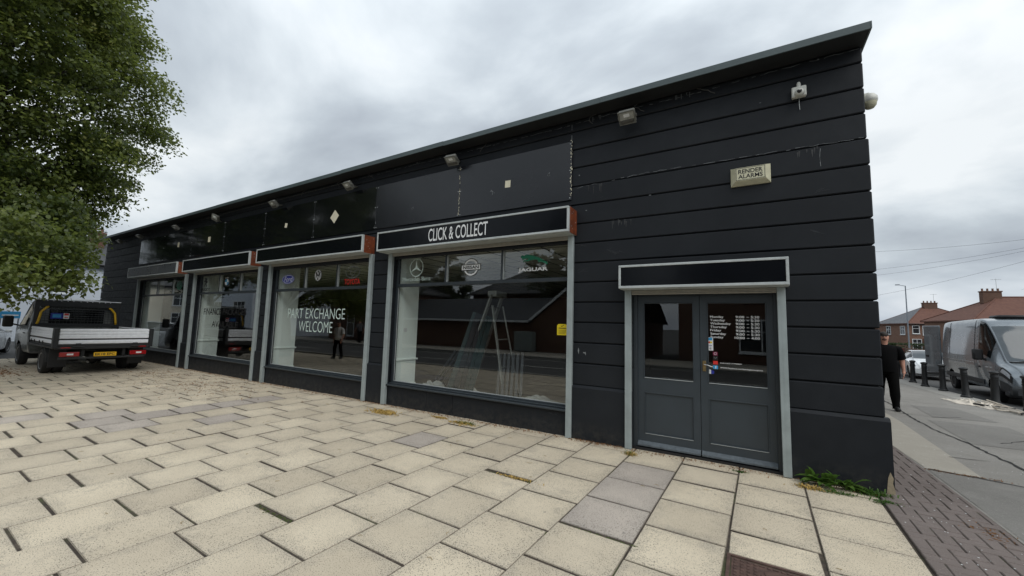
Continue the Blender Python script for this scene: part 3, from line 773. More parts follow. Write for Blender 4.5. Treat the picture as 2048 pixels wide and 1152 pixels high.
# lettering and emblems on the glass
w = win[2]
text_mesh('PART EXCHANGE', -11.44, -9.13, 1.65, 1.90, Y, mat=M_SAGE, parent=w, weight=-.008)
text_mesh('WELCOME', -10.92, -9.56, 1.325, 1.585, Y, mat=M_SAGE, parent=w, weight=-.008)
flat(ringpts(-11.565, 2.665, .285, .125), Y, 'oval_emblem', M_BLUE, w); ring(-11.565, 2.665, .262, .108, .010, Y-.0012, 'emblem_ring', M_WHT, w)
text_mesh('Ford', -11.74, -11.39, 2.60, 2.735, Y-.0012, mat=M_WHT, parent=w, weight=-.004, shear=.25)
flat(ringpts(-10.265, 2.72, .145, .15), Y, 'emblem_disc', M_BLK, w); ring(-10.265, 2.72, .127, .132, .014, Y-.0012, 'emblem_ring', M_WHT, w)
cx, cz = -10.265, 2.72
bars([((cx-.085, cz+.085), (cx-.035, cz-.005+.01), .018), ((cx-.035, cz+.005), (cx, cz+.085), .016), ((cx, cz+.085), (cx+.035, cz+.005), .016), ((cx+.035, cz+.005), (cx+.085, cz+.085), .018)][:0]+
     [((cx-.052, cz+.105), (cx, cz+.012), .02), ((cx+.052, cz+.105), (cx, cz+.012), .02),
      ((cx-.108, cz+.045), (cx-.048, cz-.105), .02), ((cx-.048, cz-.105), (cx, cz-.012), .02), ((cx, cz-.012), (cx+.048, cz-.105), .02), ((cx+.048, cz-.105), (cx+.108, cz+.045), .02)], Y-.0024, 'emblem_letters', M_WHT, w)
cx, cz = -8.95, 2.74
ring(cx, cz, .25, .145, .012, Y, 'emblem_ring', M_DIMW, w); ring(cx, cz+.02, .085, .115, .010, Y-.0012, 'emblem_ring', M_DIMW, w); ring(cx, cz+.065, .175, .055, .010, Y-.0024, 'emblem_ring', M_DIMW, w)
text_mesh('TOYOTA', -9.23, -8.68, 2.452, 2.58, Y, mat=M_RED, parent=w, weight=.012)
w = win[1]
text_mesh('FINANCE PACKAGES', -16.25, -13.58, 1.69, 1.89, Y, mat=M_BLK, parent=w, weight=.012)
text_mesh('AVAILABLE', -15.62, -14.0, 1.315, 1.50, Y, mat=M_BLK, parent=w, weight=.012)
cx, cz = -16.33, 2.73
lion = [(-.10, .15), (-.04, .17), (0, .14), (.05, .15), (.10, .11), (.06, .08), (.09, .03), (.13, .05), (.14, .01), (.08, -.02), (.05, -.05), (.10, -.09), (.09, -.15), (.05, -.15), (.05, -.10), (0, -.06), (-.05, -.10), (-.08, -.15), (-.11, -.14), (-.08, -.08), (-.04, -.02), (-.05, .03), (-.10, .01), (-.12, .04), (-.06, .08), (-.08, .11)]
flat([(cx+a*.9, cz+c) for a, c in lion], Y, 'lion_emblem', M_BLK, w)
text_mesh('PEUGEOT', -16.60, -16.0, 2.455, 2.545, Y, mat=M_BLK, parent=w, weight=.02)
cx, cz = -14.9, 2.70
flat(ringpts(cx, cz, .19, .155), Y, 'emblem_disc', M_BLK, w); flat(ringpts(cx, cz, .12, .098), Y-.0012, 'emblem_centre', M_WHT, w)
flat([(cx, cz)]+ringpts(cx, cz, .12, .098, 8, math.pi/2, math.pi), Y-.0024, 'emblem_quarter', M_SKYB, w); flat([(cx, cz)]+ringpts(cx, cz, .12, .098, 8, -math.pi/2, 0), Y-.0024, 'emblem_quarter', M_SKYB, w)
text_mesh('BMW', -15.02, -14.78, 2.815, 2.845, Y-.0024, mat=M_WHT, parent=w, weight=.02)
w = win[0]
flat(ringpts(-18.35, 2.69, .22, .155), Y, 'emblem_disc', M_GREEN, w); ring(-18.35, 2.69, .17, .12, .012, Y-.0012, 'emblem_ring', M_BLK, w)
bars([((-18.45, 2.66), (-18.25, 2.74), .03), ((-18.4, 2.62), (-18.27, 2.66), .025)], Y-.0012, 'emblem_arrow', M_BLK, w)
w = win[3]
cx, cz = -6.955, 2.735
ring(cx, cz, .185, .185, .014, Y, 'emblem_ring', M_SAGE, w)
b = MB()
for a in (90, 210, 330):
    t = R(a); p = (cx+.172*math.cos(t), cz+.172*math.sin(t)); q1 = (cx+.028*math.cos(t+1.05), cz+.028*math.sin(t+1.05)); q2 = (cx+.028*math.cos(t-1.05), cz+.028*math.sin(t-1.05))
    b.add([(cx, Y-.0012, cz), (q1[0], Y-.0012, q1[1]), (p[0], Y-.0012, p[1]), (q2[0], Y-.0012, q2[1])], [(0, 1, 2, 3)])
b.build('star_emblem', M_SAGE, w)
text_mesh('Mercedes-Benz', -7.33, -6.56, 2.465, 2.545, Y, mat=M_SAGE, parent=w, weight=-.004)
cx, cz = -5.575, 2.67
ring(cx, cz, .165, .155, .032, Y, 'emblem_ring', M_WHT, w); ring(cx, cz, .178, .168, .012, Y-.0008, 'emblem_outline', M_BLK, w)
flat([(cx-.222, cz-.058), (cx+.222, cz-.058), (cx+.222, cz+.058), (cx-.222, cz+.058)], Y-.0016, 'emblem_outline', M_BLK, w)
flat([(cx-.21, cz-.045), (cx+.21, cz-.045), (cx+.21, cz+.045), (cx-.21, cz+.045)], Y-.0024, 'emblem_bar', M_WHT, w)
text_mesh('NISSAN', cx-.18, cx+.18, cz-.03, cz+.03, Y-.0034, mat=M_BLK, parent=w, weight=.03)
cat = [(0, .80), (.02, .93), (.08, .99), (.12, .90), (.17, 1.0), (.25, .99), (.36, .95), (.50, .83), (.60, .72), (.70, .58), (.80, .40), (.92, .26), (1.0, .18), (.99, .25), (.90, .22), (.93, .04), (.88, .0), (.84, .13), (.76, .22), (.66, .30), (.61, .23), (.60, .42), (.52, .52), (.42, .50), (.34, .46), (.25, .40), (.14, .42), (.11, .30), (.09, .44), (.13, .52), (.24, .54), (.30, .60), (.20, .66), (.13, .62), (.07, .56), (.05, .68)]
flat([(-4.52+u*.56, 2.635+v*.19) for u, v in cat], Y, 'leaping_cat_emblem', M_GREEN, w)
text_mesh('JAGUAR', -4.56, -4.0, 2.52, 2.60, Y, mat=M_WHT, parent=w, weight=.03)
o = flat([(-3.815, 1.49), (-3.64, 1.49), (-3.64, 1.645), (-3.67, 1.665), (-3.79, 1.665), (-3.815, 1.645)], Y, 'yellow_sticker', M_YEL, w)
bars([((-3.79, 1.60), (-3.66, 1.60), .012), ((-3.79, 1.57), (-3.66, 1.57), .005), ((-3.79, 1.552), (-3.665, 1.552), .005), ((-3.79, 1.534), (-3.67, 1.534), .005), ((-3.79, 1.516), (-3.68, 1.516), .005), ((-3.75, 1.64), (-3.735, 1.625), .008), ((-3.735, 1.625), (-3.70, 1.65), .008)], Y-.001, 'sticker_print', M_BLK, w)

# double door ----------------------------------------------------------------
b = MB(); b.cbox(DOOR[0], DOOR[0]+.055, .03, .16, 0, 2.17, .004); b.cbox(DOOR[1]-.055, DOOR[1], .03, .16, 0, 2.17, .004); b.cbox(DOOR[0]+.056, DOOR[1]-.056, .031, .16, 2.095, 2.17, .004)
b.build('door_frame', M_JOIN, shop)
b = MB(); b.box(DOOR[0], DOOR[1], .0, .3, -.1, .022); b.build('door_threshold', M_BLACKP, shop)
def leaf(x0, x1, side):
    d = bpy.data.objects.new('door', None); COL.objects.link(d); d.parent = shop
    d['label'] = 'left door leaf' if side < 0 else 'right door leaf with opening hours'
    y0, y1 = .07, .115; gx0, gx1 = (x0+.085, x1-.075) if side < 0 else (x0+.09, x1-.075)
    b = MB()
    b.box(x0, gx0, y0, y1, .035, 2.09); b.box(gx1, x1, y0, y1, .035, 2.09)
    b.box(gx0, gx1, y0, y1, 1.99, 2.09); b.box(gx0, gx1, y0, y1, .76, .955); b.box(gx0, gx1, y0, y1, .035, .20)
    b.build('door_leaf', M_DOOR, d)
    b = MB(); b.box(gx0, gx1, y0+.014, y1, .20, .76)
    b.build('lower_panel', M_DOOR, d)
    b = MB()
    for q in ((gx0, gx0+.014, .20, .76), (gx1-.014, gx1, .20, .76), (gx0+.014, gx1-.014, .746, .76), (gx0+.014, gx1-.014, .20, .214)): b.cbox(q[0], q[1], y0-.005, y0+.0135, q[2], q[3], .003)
    for q in ((gx0-.006, gx0+.008, .95, 1.995), (gx1-.008, gx1+.006, .95, 1.995), (gx0+.009, gx1-.009, 1.98, 1.995), (gx0+.009, gx1-.009, .95, .964)): b.cbox(q[0], q[1], y0-.007, y0+.012, q[2], q[3], .003)
    b.build('beading', M_DOOR, d)
    b = MB(); b.box(gx0+.008, gx1-.008, y0-.0085, y0-.0075, .951, .958); b.box(gx0+.014, gx1-.014, y0-.0065, y0-.0055, .201, .206); b.build('worn_edge', M_ALU, d)
    b = MB(); b.box(gx0+.009, gx1-.009, .084, .090, .964, 1.98); b.build('glass', M_DGLASS, d)
    b = MB(); b.prism([(.02, .04), (.02, .06), (.068, .10), (.068, .04)], x0+.004, x1-.004, 'x'); b.build('weather_bar', M_DOORB, d)
    return d
dl = leaf(-2.545, -1.752, -1); dr = leaf(-1.746, -.935, 1)
b = MB(); b.cbox(-1.722, -1.68, .060, .069, 1.10, 1.235, .004); b.tube((-1.70, .06, 1.19), (-1.70, .02, 1.19), .009); b.build('lock_plate', M_BRASS, dr)
b = MB(); b.path([(-1.70, .02, 1.19), (-1.66, .015, 1.185), (-1.60, .018, 1.165)], .007, 8); b.build('door_handle', M_CHROME, dr)
Y = .0825
days = ['Monday', 'Tuesday', 'Wednesday', 'Thursday', 'Friday', 'Saturday', 'Sunday']; wid = [.155, .17, .235, .19, .125, .18, .15]
for i, dname in enumerate(days):
    z0 = 1.792-i*.0435; h = .030
    low = .008 if 'y' in dname else 0
    text_mesh(dname, -1.625, -1.625+wid[i], z0-low, z0+h, Y, mat=M_WHT, parent=dr, weight=.012)
    text_mesh('9:00' if i < 6 else '10:00', -1.335 if i < 6 else -1.35, -1.24, z0, z0+h, Y, mat=M_WHT, parent=dr, weight=.012)
    text_mesh('-', -1.215, -1.19, z0+.011, z0+.015, Y, mat=M_WHT, parent=dr)
    text_mesh('5:30' if i < 6 else '4:00', -1.17, -1.08, z0, z0+h, Y, mat=M_WHT, parent=dr, weight=.012)
flat([(-1.66, 1.37), (-1.595, 1.37), (-1.595, 1.54), (-1.66, 1.54)], Y, 'card_sticker', M_WHT, dr)
flat([(-1.652, 1.5), (-1.603, 1.5), (-1.603, 1.535), (-1.652, 1.535)], Y-.001, 'card_mark', M_SKYB, dr)
flat(ringpts(-1.638, 1.475, .013, .013, 14), Y-.001, 'card_mark', M_RED, dr); flat(ringpts(-1.618, 1.475, .013, .013, 14), Y-.0015, 'card_mark', M_YEL, dr)
text_mesh('VISA', -1.648, -1.607, 1.425, 1.44, Y-.001, mat=M_BLUE, parent=dr, weight=.02)
bars([((-1.635, 1.385), (-1.635, 1.405), .004), ((-1.627, 1.382), (-1.627, 1.408), .004), ((-1.619, 1.379), (-1.619, 1.411), .004)], Y-.001, 'card_mark', M_BLK, dr)
for z0, m in ((1.31, M_PINK), (1.255, M_BLK), (1.195, M_RED), (1.138, M_SKYB)):
    flat([(-1.60, z0), (-1.545, z0), (-1.545, z0+.045), (-1.60, z0+.045)], Y, 'square_sticker', m, dr)
ring(-1.5725, 1.3325, .016, .016, .003, Y-.001, 'sticker_mark', M_WHT, dr, 16)
bars([((-1.592, 1.29), (-1.572, 1.272), .004), ((-1.572, 1.272), (-1.553, 1.29), .004)], Y-.001, 'sticker_mark', M_DIMW, dr)
text_mesh('f', -1.578, -1.560, 1.142, 1.178, Y-.001, mat=M_WHT, parent=dr, weight=.02)
text_mesh('01642 614322 | 07397600070', -1.52, -1.28, 1.207, 1.225, Y, mat=M_WHT, parent=dr, weight=.012)
text_mesh('WWW.Facebook.com/kensingtoncargroup', -1.52, -1.06, 1.145, 1.168, Y, mat=M_WHT, parent=dr, weight=.012)
flat([(-1.655, 1.075), (-1.625, 1.07), (-1.625, 1.125), (-1.655, 1.13)], Y-.001, 'torn_sticker', M_WHT, dr); flat([(-1.624, 1.072), (-1.59, 1.075), (-1.59, 1.115), (-1.624, 1.12)], Y-.001, 'torn_sticker', M_BLUE, dr)

# roller shutters ------------------------------------------------------------
def shutter(name, label, x0, x1, z0, z1, posts, yf, facemat=M_SIGN, group='roller shutter boxes over the openings'):
    t = thing(name, label, 'shutter box', ((x0+x1)/2, -.05, z0), 0, group)
    b = MB(); b.cbox(x0+.02, x1-.006, yf+.02, -.013 if z0 > 3 else -.013, z0+.002, z1-.004, .004); b.build('housing', M_SOFF, t)
    fr = .030
    b = MB()
    b.cbox(x0, x1, yf-.004, yf+.05, z1-fr, z1, .004); b.cbox(x0, x1, yf-.004, yf+.05, z0-.004, z0+fr, .004)
    b.cbox(x0, x0+fr, yf-.0035, yf+.05, z0+fr+.0005, z1-fr-.0005, .004); b.cbox(x1-fr, x1, yf-.0035, yf+.05, z0+fr+.0005, z1-fr-.0005, .004)
    b.build('sign_frame', M_ALU, t)
    b = MB(); b.box(x0+fr+.001, x1-fr-.001, yf+.006, yf+.014, z0+fr+.001, z1-fr-.001); b.build('sign_face', facemat, t)
    b = MB(); b.cbox(x0+.01, x1-.004, yf+.055, -.03, z0-.012, z0+.001, .003); b.build('underside', M_ALU, t)
    if z0 > 3:
        b = MB(); b.cbox(x1-.005, x1+.004, yf+.052, -.014, z0-.01, z1, .003); b.build('end_cap', M_RUST, t)
        b = MB()
        for q in range(5): b.sphere((x1+.005, yf+.08+rnd.random()*.2, z0+.04+rnd.random()*.3), .004, .006, .006, 6, 4)
        b.build('rivet', M_ALU, t)
    else:
        b = MB(); b.cbox(x1-.005, x1+.004, yf+.052, -.014, z0-.01, z1, .003); b.cbox(x0+.011, x0+.019, yf+.052, -.014, z0-.01, z1, .003); b.build('end_cap', M_ALU, t)
    for (a, c) in posts:
        b = MB(); b.cbox(a, c, -.085, -.046, -.0+gz(a, 0)+.004, z0-.013, .004); b.cbox(a+.006, c-.006, -.045, -.013, gz(a, 0)+.004, z0-.013, .002)
        b.box((a+c)/2-.003, (a+c)/2+.003, -.0865, -.0855, .02, z0-.02)
        b.build('guide_rail', M_POST, t)
    b = MB(); b.cbox(posts[0][1]+.002, posts[1][0]-.002, -.07, -.045, z0-.075, z0-.0125, .004)
    for q in range(3): b.cbox(posts[0][1]+.002, posts[1][0]-.002, -.078, -.044, z0-.072+q*.02, z0-.060+q*.02, .003)
    b.build('curtain_rail', simple('shutter_curtain', lin(160, 157, 148), .5, .2, .15, 20), t)
    return t
s3 = shutter('shutter_box', 'shutter box reading CLICK & COLLECT in white on black', -7.65, -3.455, 3.045, 3.43, [(-7.57, -7.465), (-3.57, -3.482)], -.336)
text_mesh('CLICK & COLLECT', -6.25, -4.92, 3.125, 3.36, -.3315, mat=M_WHT, parent=s3, weight=.006)
s2 = shutter('shutter_box', 'blank shutter box over the window lettered PART EXCHANGE WELCOME', -12.36, -8.10, 3.075, 3.44, [(-12.18, -12.075), (-8.17, -8.07)], -.336)
s1 = shutter('shutter_box', 'blank shutter box over the window lettered FINANCE PACKAGES', -16.95, -12.72, 3.05, 3.43, [(-16.74, -16.64), (-12.71, -12.60)], -.336)
s0 = shutter('shutter_box', 'faded grey shutter box at the far end behind the flatbed truck', -21.95, -17.42, 3.045, 3.42, [(-21.75, -21.65), (-17.41, -17.30)], -.336, M_SIGNOLD)
text_mesh('CLICK & COLLECT', -20.25, -18.95, 3.13, 3.33, -.3315, mat=M_DIMW, parent=s0, weight=.006)
sdo = shutter('shutter_box', 'small blank black shutter box over the double door', -2.722, -.787, 2.172, 2.488, [(-2.69, -2.60), (-.90, -.815)], -.285)

# inside -----------------------------------------------------------------------
def stru(b, name, mat, label): o = b.build(name, mat); return setp(o, label, kind='structure')
b = MB(); b.box(XL+.3, -.31, .13, DEP-.3, .10, .28); stru(b, 'interior_floor', M_INFLOOR, 'dark grey floor inside the showroom')
b = MB(); b.box(XL+.29, -.305, DEP-.33, DEP-.285, .2, 3.05); b.box(-.35, -.302, .31, DEP-.34, .2, 3.05); b.box(XL+.29, XL+.31, .31, DEP-.34, .2, 3.05)
stru(b, 'interior_wall', M_INDARK, 'dark walls inside the showroom')
b = MB(); b.box(XL+.3, -.31, .31, DEP-.3, 3.10, 3.14); stru(b, 'interior_ceiling', M_CEIL, 'white tiled ceiling inside the showroom')
b = MB()
for i in range(43):
    x = XL+.3+i*.6; b.box(x-.012, x+.012, .32, DEP-.4, 3.09, 3.0985)
for j in range(20): b.box(XL+.4, -.4, .33+j*.6-.012, .33+j*.6+.012, 3.088, 3.0895)
stru(b, 'interior_ceiling_grid', M_CEILG, 'grid of the tiled ceiling inside the showroom')
PL = ['white partition at the farthest window', 'white partition behind the FINANCE PACKAGES lettering', 'white partition behind the letters PART EXCHANGE', 'white partition at the left of the window with the ladder']
for i, (xa, xb) in enumerate(OPEN):
    b = MB(); b.box(xa-.06, xa+.015, .16, .74, .2, 3.085)
    t = thing('display_partition', PL[i], 'partition', (xa, .45, .2), 0, 'white display partitions inside the windows')
    b.build('board', M_INWALL, t)
    b = MB(); b.cbox(xa+.0155, xa+.04, .17, .78, .82, .86, .006); b.cbox(xa+.0155, xa+.03, .17, .76, .2, .34, .004); b.build('dado_rail', M_INWALL, t)
b = MB(); b.box(-2.95, -2.9, .32, 3, .2, 3.08); b.box(-2.9, -1.9, 2.6, 2.65, .2, 2.3); b.box(-.42, -.36, .32, 2.6, .2, 2.2)
stru(b, 'interior_lobby_wall', M_INDARK, 'dark lobby walls behind the double door')
# switch plate
b = MB(); b.cbox(-7.463, -7.455, .34, .43, 1.42, 1.5, .002); o = b.build('light_switch', M_WHT); setp(o, 'white switch on the white partition by the ladder window', 'switch')

# aluminium stepladder
t = thing('stepladder', 'open aluminium stepladder standing behind the large shop window', 'stepladder', (-5.6, .9, .28))
M_LADD = simple('ladder_aluminium', lin(126, 128, 126), .45, .1, .15, 20)
M_CHAS0 = simple('dark_ladder_tread', lin(60, 60, 60), .5, .2, .15, 20)
def flatbar(b, p, q, w, h):
    p, q = Vector(p), Vector(q); d = q-p; M4 = d.to_track_quat('Z', 'Y').to_matrix().to_4x4(); M4.translation = p
    return b.box(-w/2, w/2, -h/2, h/2, 0, d.length, M4)
tp = (-5.50, .95, 2.20)
for dy in (-.19, .19):
    b = MB(); flatbar(b, (-6.28, 1.0+dy*1.3, .29), (-5.52, .95+dy, 2.22), .075, .03); b.build('front_rail', M_LADD, t)
    b = MB(); flatbar(b, (-5.15, 1.0+dy*1.5, .29), (-5.50, .95+dy, 2.0), .045, .025); b.build('rear_rail', M_LADD, t)
for k in range(6):
    u = .12+k*.15; x = -6.28+.76*u; z = .29+1.93*u; yy = 1.0-.05*u; s_ = .19*(1.3-.3*u)
    b = MB(); b.box(x-.03, x+.03, yy-s_, yy+s_, z-.008, z+.008); b.build('tread', M_CHAS0, t)
b = MB(); b.box(-5.62, -5.42, .76, 1.14, 2.18, 2.29); b.build('top_cap', M_LADD, t)
for k in (.3, .6):
    b = MB(); b.tube((-5.15-.35*k, .75, .29+1.75*k), (-5.15-.35*k, 1.2, .29+1.75*k), .012); b.build('cross_brace', M_LADD, t)
# bundles of long teal boards leaning behind the glass
M_TEAL = simple('teal_green_board', lin(20, 46, 50), .5, 0, .2, 6); M_TEAL2 = simple('dark_blue_board', lin(18, 27, 36), .5, 0, .2, 6)
for i, (xb_, xt, m, lab) in enumerate(((-6.25, -5.92, M_TEAL, 'tall teal board leaning leftmost behind the ladder'), (-6.12, -5.86, M_TEAL2, 'dark blue board leaning second from the left'), (-5.98, -5.74, M_TEAL2, 'dark blue board leaning in the middle of the bundle'), (-5.88, -5.68, M_TEAL, 'teal board leaning nearest the ladder rail'), (-5.80, -5.60, M_TEAL, 'teal board leaning rightmost in the tall bundle'))):
    b = MB(); flatbar(b, (xb_, .42+.02*i, .29), (xt, .78+.02*i, 1.86-.02*i), .02, .11); o = b.build('board', m); setp(o, lab, 'board', 'boards leaning behind the shop window')
for i in range(6):
    b = MB(); x = -5.35+i*.10; flatbar(b, (x+.12, .6, .29), (x-.08, 1.0, 1.05+.01*i), .05, .03); o = b.build('short_board', M_TEAL2); setp(o, ['first', 'second', 'third', 'fourth', 'fifth', 'sixth'][i]+' short dark board counting away from the right foot of the ladder', 'board', 'short dark boards in a row right of the ladder')
for i in range(5):
    b = MB(); x = -7.0+i*.12; flatbar(b, (x, .75, .29), (x+.3, 1.15, 1.05), .05, .03); o = b.build('short_board', M_TEAL2); setp(o, ['first', 'second', 'third', 'fourth', 'fifth'][i]+' short dark board counting from the white partition towards the ladder', 'board', 'short dark boards in a row left of the ladder')
# crumpled dust sheets on the display floor
def heap(name, label, cat, x0, x1, y0, y1, z, h, mat, seed=0, n=26, parent=None):
    b = MB(); r = random.Random(seed); ph = [r.uniform(0, 6) for _ in range(8)]
    vs = []
    for j in range(n+1):
        for i in range(n+1):
            u, v = i/n, j/n; e_ = min(u, 1-u, v, 1-v)*4; e_ = min(1, e_)
            wv = .5+.5*math.sin(u*17+ph[0]+3*math.sin(v*7+ph[1]))*math.sin(v*13+ph[2]+2*math.sin(u*9+ph[3]))
            hh = h*e_*(.35+.65*wv)*(.6+.4*math.sin(u*5+ph[4]))+r.uniform(0, .008)
            x = x0+(x1-x0)*(u+.04*math.sin(v*9+ph[5])); y = y0+(y1-y0)*(v+.05*math.sin(u*8+ph[6]))
            vs.append((x, y, (z if z is not None else gz(x, y)+.004)+hh))
    m = n+1; b.add(vs, [(j*m+i, j*m+i+1, (j+1)*m+i+1, (j+1)*m+i) for j in range(n) for i in range(n)])
    o = b.build(name, mat, parent, smooth=True)
    if cat: setp(o, label, cat)
    return o
M_SHEET = simple('white_dust_sheet', lin(150, 150, 146), .85, 0, .08, 9, .4, 60)
heap('dust_sheet', 'crumpled white dust sheet beside the white partition', 'dust sheet', -7.25, -6.6, .3, .8, .28, .20, M_SHEET, 3)
heap('dust_sheet', 'white dust sheet spread beneath the stepladder', 'dust sheet', -6.0, -5.3, .3, .75, .28, .12, M_SHEET, 4)
heap('dust_sheet', 'rumpled dust sheet at the right end of the big window', 'dust sheet', -5.1, -3.95, .3, .75, .28, .16, M_SHEET, 5)

# floodlights on the wall --------------------------------------------------------
FL = [(-2.62, 0, 'floodlight nearest the corner, above bare black wall'), (-5.86, 1, 'floodlight above the satin panels, left of the bare wall'),
      (-8.86, 2, 'floodlight above the joint where glossy panels begin'), (-11.95, 3, 'floodlight above the two papers stuck on panels'),
      (-15.25, 4, 'floodlight knocked askew with loose wires round it'), (-18.2, 5, 'floodlight above the panel behind the leaning one'),
      (-21.6, 6, 'floodlight above the reflective end panel'), (-23.9, 7, 'farthest floodlight near the leaves')]
proto = thing('floodlight', FL[0][2], 'floodlight', (0, 0, 0), 0, 'wall floodlights under the eaves')
T = Matrix.Rotation(R(50), 4, 'X')   # lens looks down and outward
b = MB(); b.cbox(-.125, .125, -.03, .05, -.10, .10, .014, T)
for k in range(6): b.box(-.10+k*.04-.003, -.10+k*.04+.003, .05, .065, -.07, .07, T)
b.build('lamp_housing', M_LAMPB, proto, smooth=35)
b = MB()
for q in ((-.13, .13, .085, .107), (-.13, .13, -.107, -.085), (-.13, -.108, -.0845, .0845), (.108, .13, -.0845, .0845)): b.cbox(q[0], q[1], -.043, -.0305, q[2], q[3], .004, T)
b.build('bezel', M_LAMPB, proto)
b = MB(); b.box(-.107, .107, -.037, -.031, -.03, .084, T); b.build('lens', M_LAMPG, proto)
b = MB(); b.cbox(-.10, .10, -.05, -.031, -.083, -.036, .01, T); b.build('ballast_cover', simple('dusty_ballast', lin(84, 82, 76), .7, .1, .3, 25), proto)
b = MB(); b.box(-.045, .045, -.0385, -.0375, .01, .06, T); b.build('lamp_tube', M_WHT, proto)
b = MB(); b.box(-.145, -.13, -.01, .01, -.02, .02, T); b.box(.13, .145, -.01, .01, -.02, .02, T)
for sx in (-.1375, .1375): b.tube((sx, 0, 0), (sx*.4, .20, .03), .008)
b.tube((-.06, .205, .03), (.06, .205, .03), .014); b.build('bracket', M_LAMPB, proto)
for i, (x, k, lab) in enumerate(FL):
    o = proto if i == 0 else copy_tree(proto)
    o.location = (x, -.215, 4.66 if k < 4 else 4.68); o['label'] = lab; o.scale = (.92, .92, .92)
    o.rotation_euler = [(0, 0, R(0)), (R(3), 0, R(4)), (0, 0, R(-3)), (R(-3), 0, 0), (R(-28), R(24), R(20)), (0, R(4), 0), (R(5), 0, R(5)), (0, 0, 0)][k]

# security cameras, alarm box ----------------------------------------------------
t = thing('security_camera', 'white turret camera on the front wall near the corner', 'security camera', (-.60, -.01, 4.53))
b = MB(); b.cbox(-.675, -.53, -.06, -.0, 4.47, 4.60, .008); b.build('junction_box', M_WHITEP, t)
b = MB(); b.sphere((-.60, -.085, 4.505), .052, .05, .05, 16, 10); b.build('turret', M_WHITEP, t, smooth=True)
b = MB(); T2 = Matrix.Translation((-.605, -.105, 4.495)) @ Matrix.Rotation(R(60), 4, 'X'); b.lathe([(.0, .034), (.018, .034), (.026, .026), (.026, .0)], 14, T2); b.build('lens', M_BLACKP, t, smooth=40)
b = MB(); b.lathe([(.022, 4.59), (.022, 4.64), (.014, 4.662), (0, 4.667)], 12, Matrix.Translation((-.602, -.03, 0))); b.build('cable_gland', M_WHITEP, t, smooth=40)
b = MB(); b.path([(-.60, -.016, 4.47), (-.602, -.017, 4.40), (-.598, -.016, 4.32)], .003, 5); b.build('cable', M_ALU, t)
t = thing('security_camera', 'white dome camera sticking out round the corner on the side wall', 'security camera', (.05, .35, 4.45))
b = MB(); b.cbox(.012, .05, .28, .42, 4.37, 4.53, .008); b.cbox(.05, .12, .32, .38, 4.47, 4.52, .01); b.build('bracket', M_WHITEP, t)
b = MB(); b.lathe([(.0, 4.50), (.05, 4.495), (.075, 4.46), (.078, 4.42), (.076, 4.415), (.07, 4.40)], 18, Matrix.Translation((.115, .35, 0))); b.build('cap', M_WHITEP, t, smooth=40)
b = MB(); b.lathe([(.069, 4.40), (.062, 4.36), (.04, 4.33), (0, 4.32)], 18, Matrix.Translation((.115, .35, 0))); b.build('dome', M_CREAM, t, smooth=40)
t = thing('alarm_box', 'cream wall alarm box reading RENDER ALARMS', 'alarm box', (-1.13, -.01, 3.58))
b = MB(); x0, x1, z0, z1 = -1.345, -.915, 3.465, 3.70
b.add([(x0, -.0125, z0), (x1, -.0125, z0), (x1, -.0125, z1), (x0, -.0125, z1), (x0, -.035, z0), (x1, -.035, z0), (x1, -.035, z1), (x0, -.035, z1),
       (x0+.055, -.095, z0+.05), (x1-.055, -.095, z0+.05), (x1-.055, -.095, z1-.02), (x0+.055, -.095, z1-.02)],
      [(0, 1, 5, 4), (1, 2, 6, 5), (2, 3, 7, 6), (3, 0, 4, 7), (4, 5, 9, 8), (5, 6, 10, 9), (6, 7, 11, 10), (7, 4, 8, 11), (8, 9, 10, 11)])
b.build('cover', M_CREAM, t)
bars([((-1.29, 3.672), (-.97, 3.672), .005), ((-1.29, 3.522), (-.97, 3.522), .005), ((-1.283, 3.522), (-1.283, 3.672), .005), ((-.977, 3.522), (-.977, 3.672), .005)], -.0965, 'border_print', M_BLK, t)
text_mesh('RENDER', -1.26, -1.0, 3.602, 3.655, -.0965, mat=M_BLK, parent=t, weight=.018)
text_mesh('ALARMS', -1.26, -1.0, 3.538, 3.591, -.0965, mat=M_BLK, parent=t, weight=.018)
b = MB(); b.sphere((-1.325, -.036, 3.50), .008, .006, .008, 8, 5); b.sphere((-.935, -.036, 3.52), .008, .006, .008, 8, 5); b.build('screw', M_ALU, t)

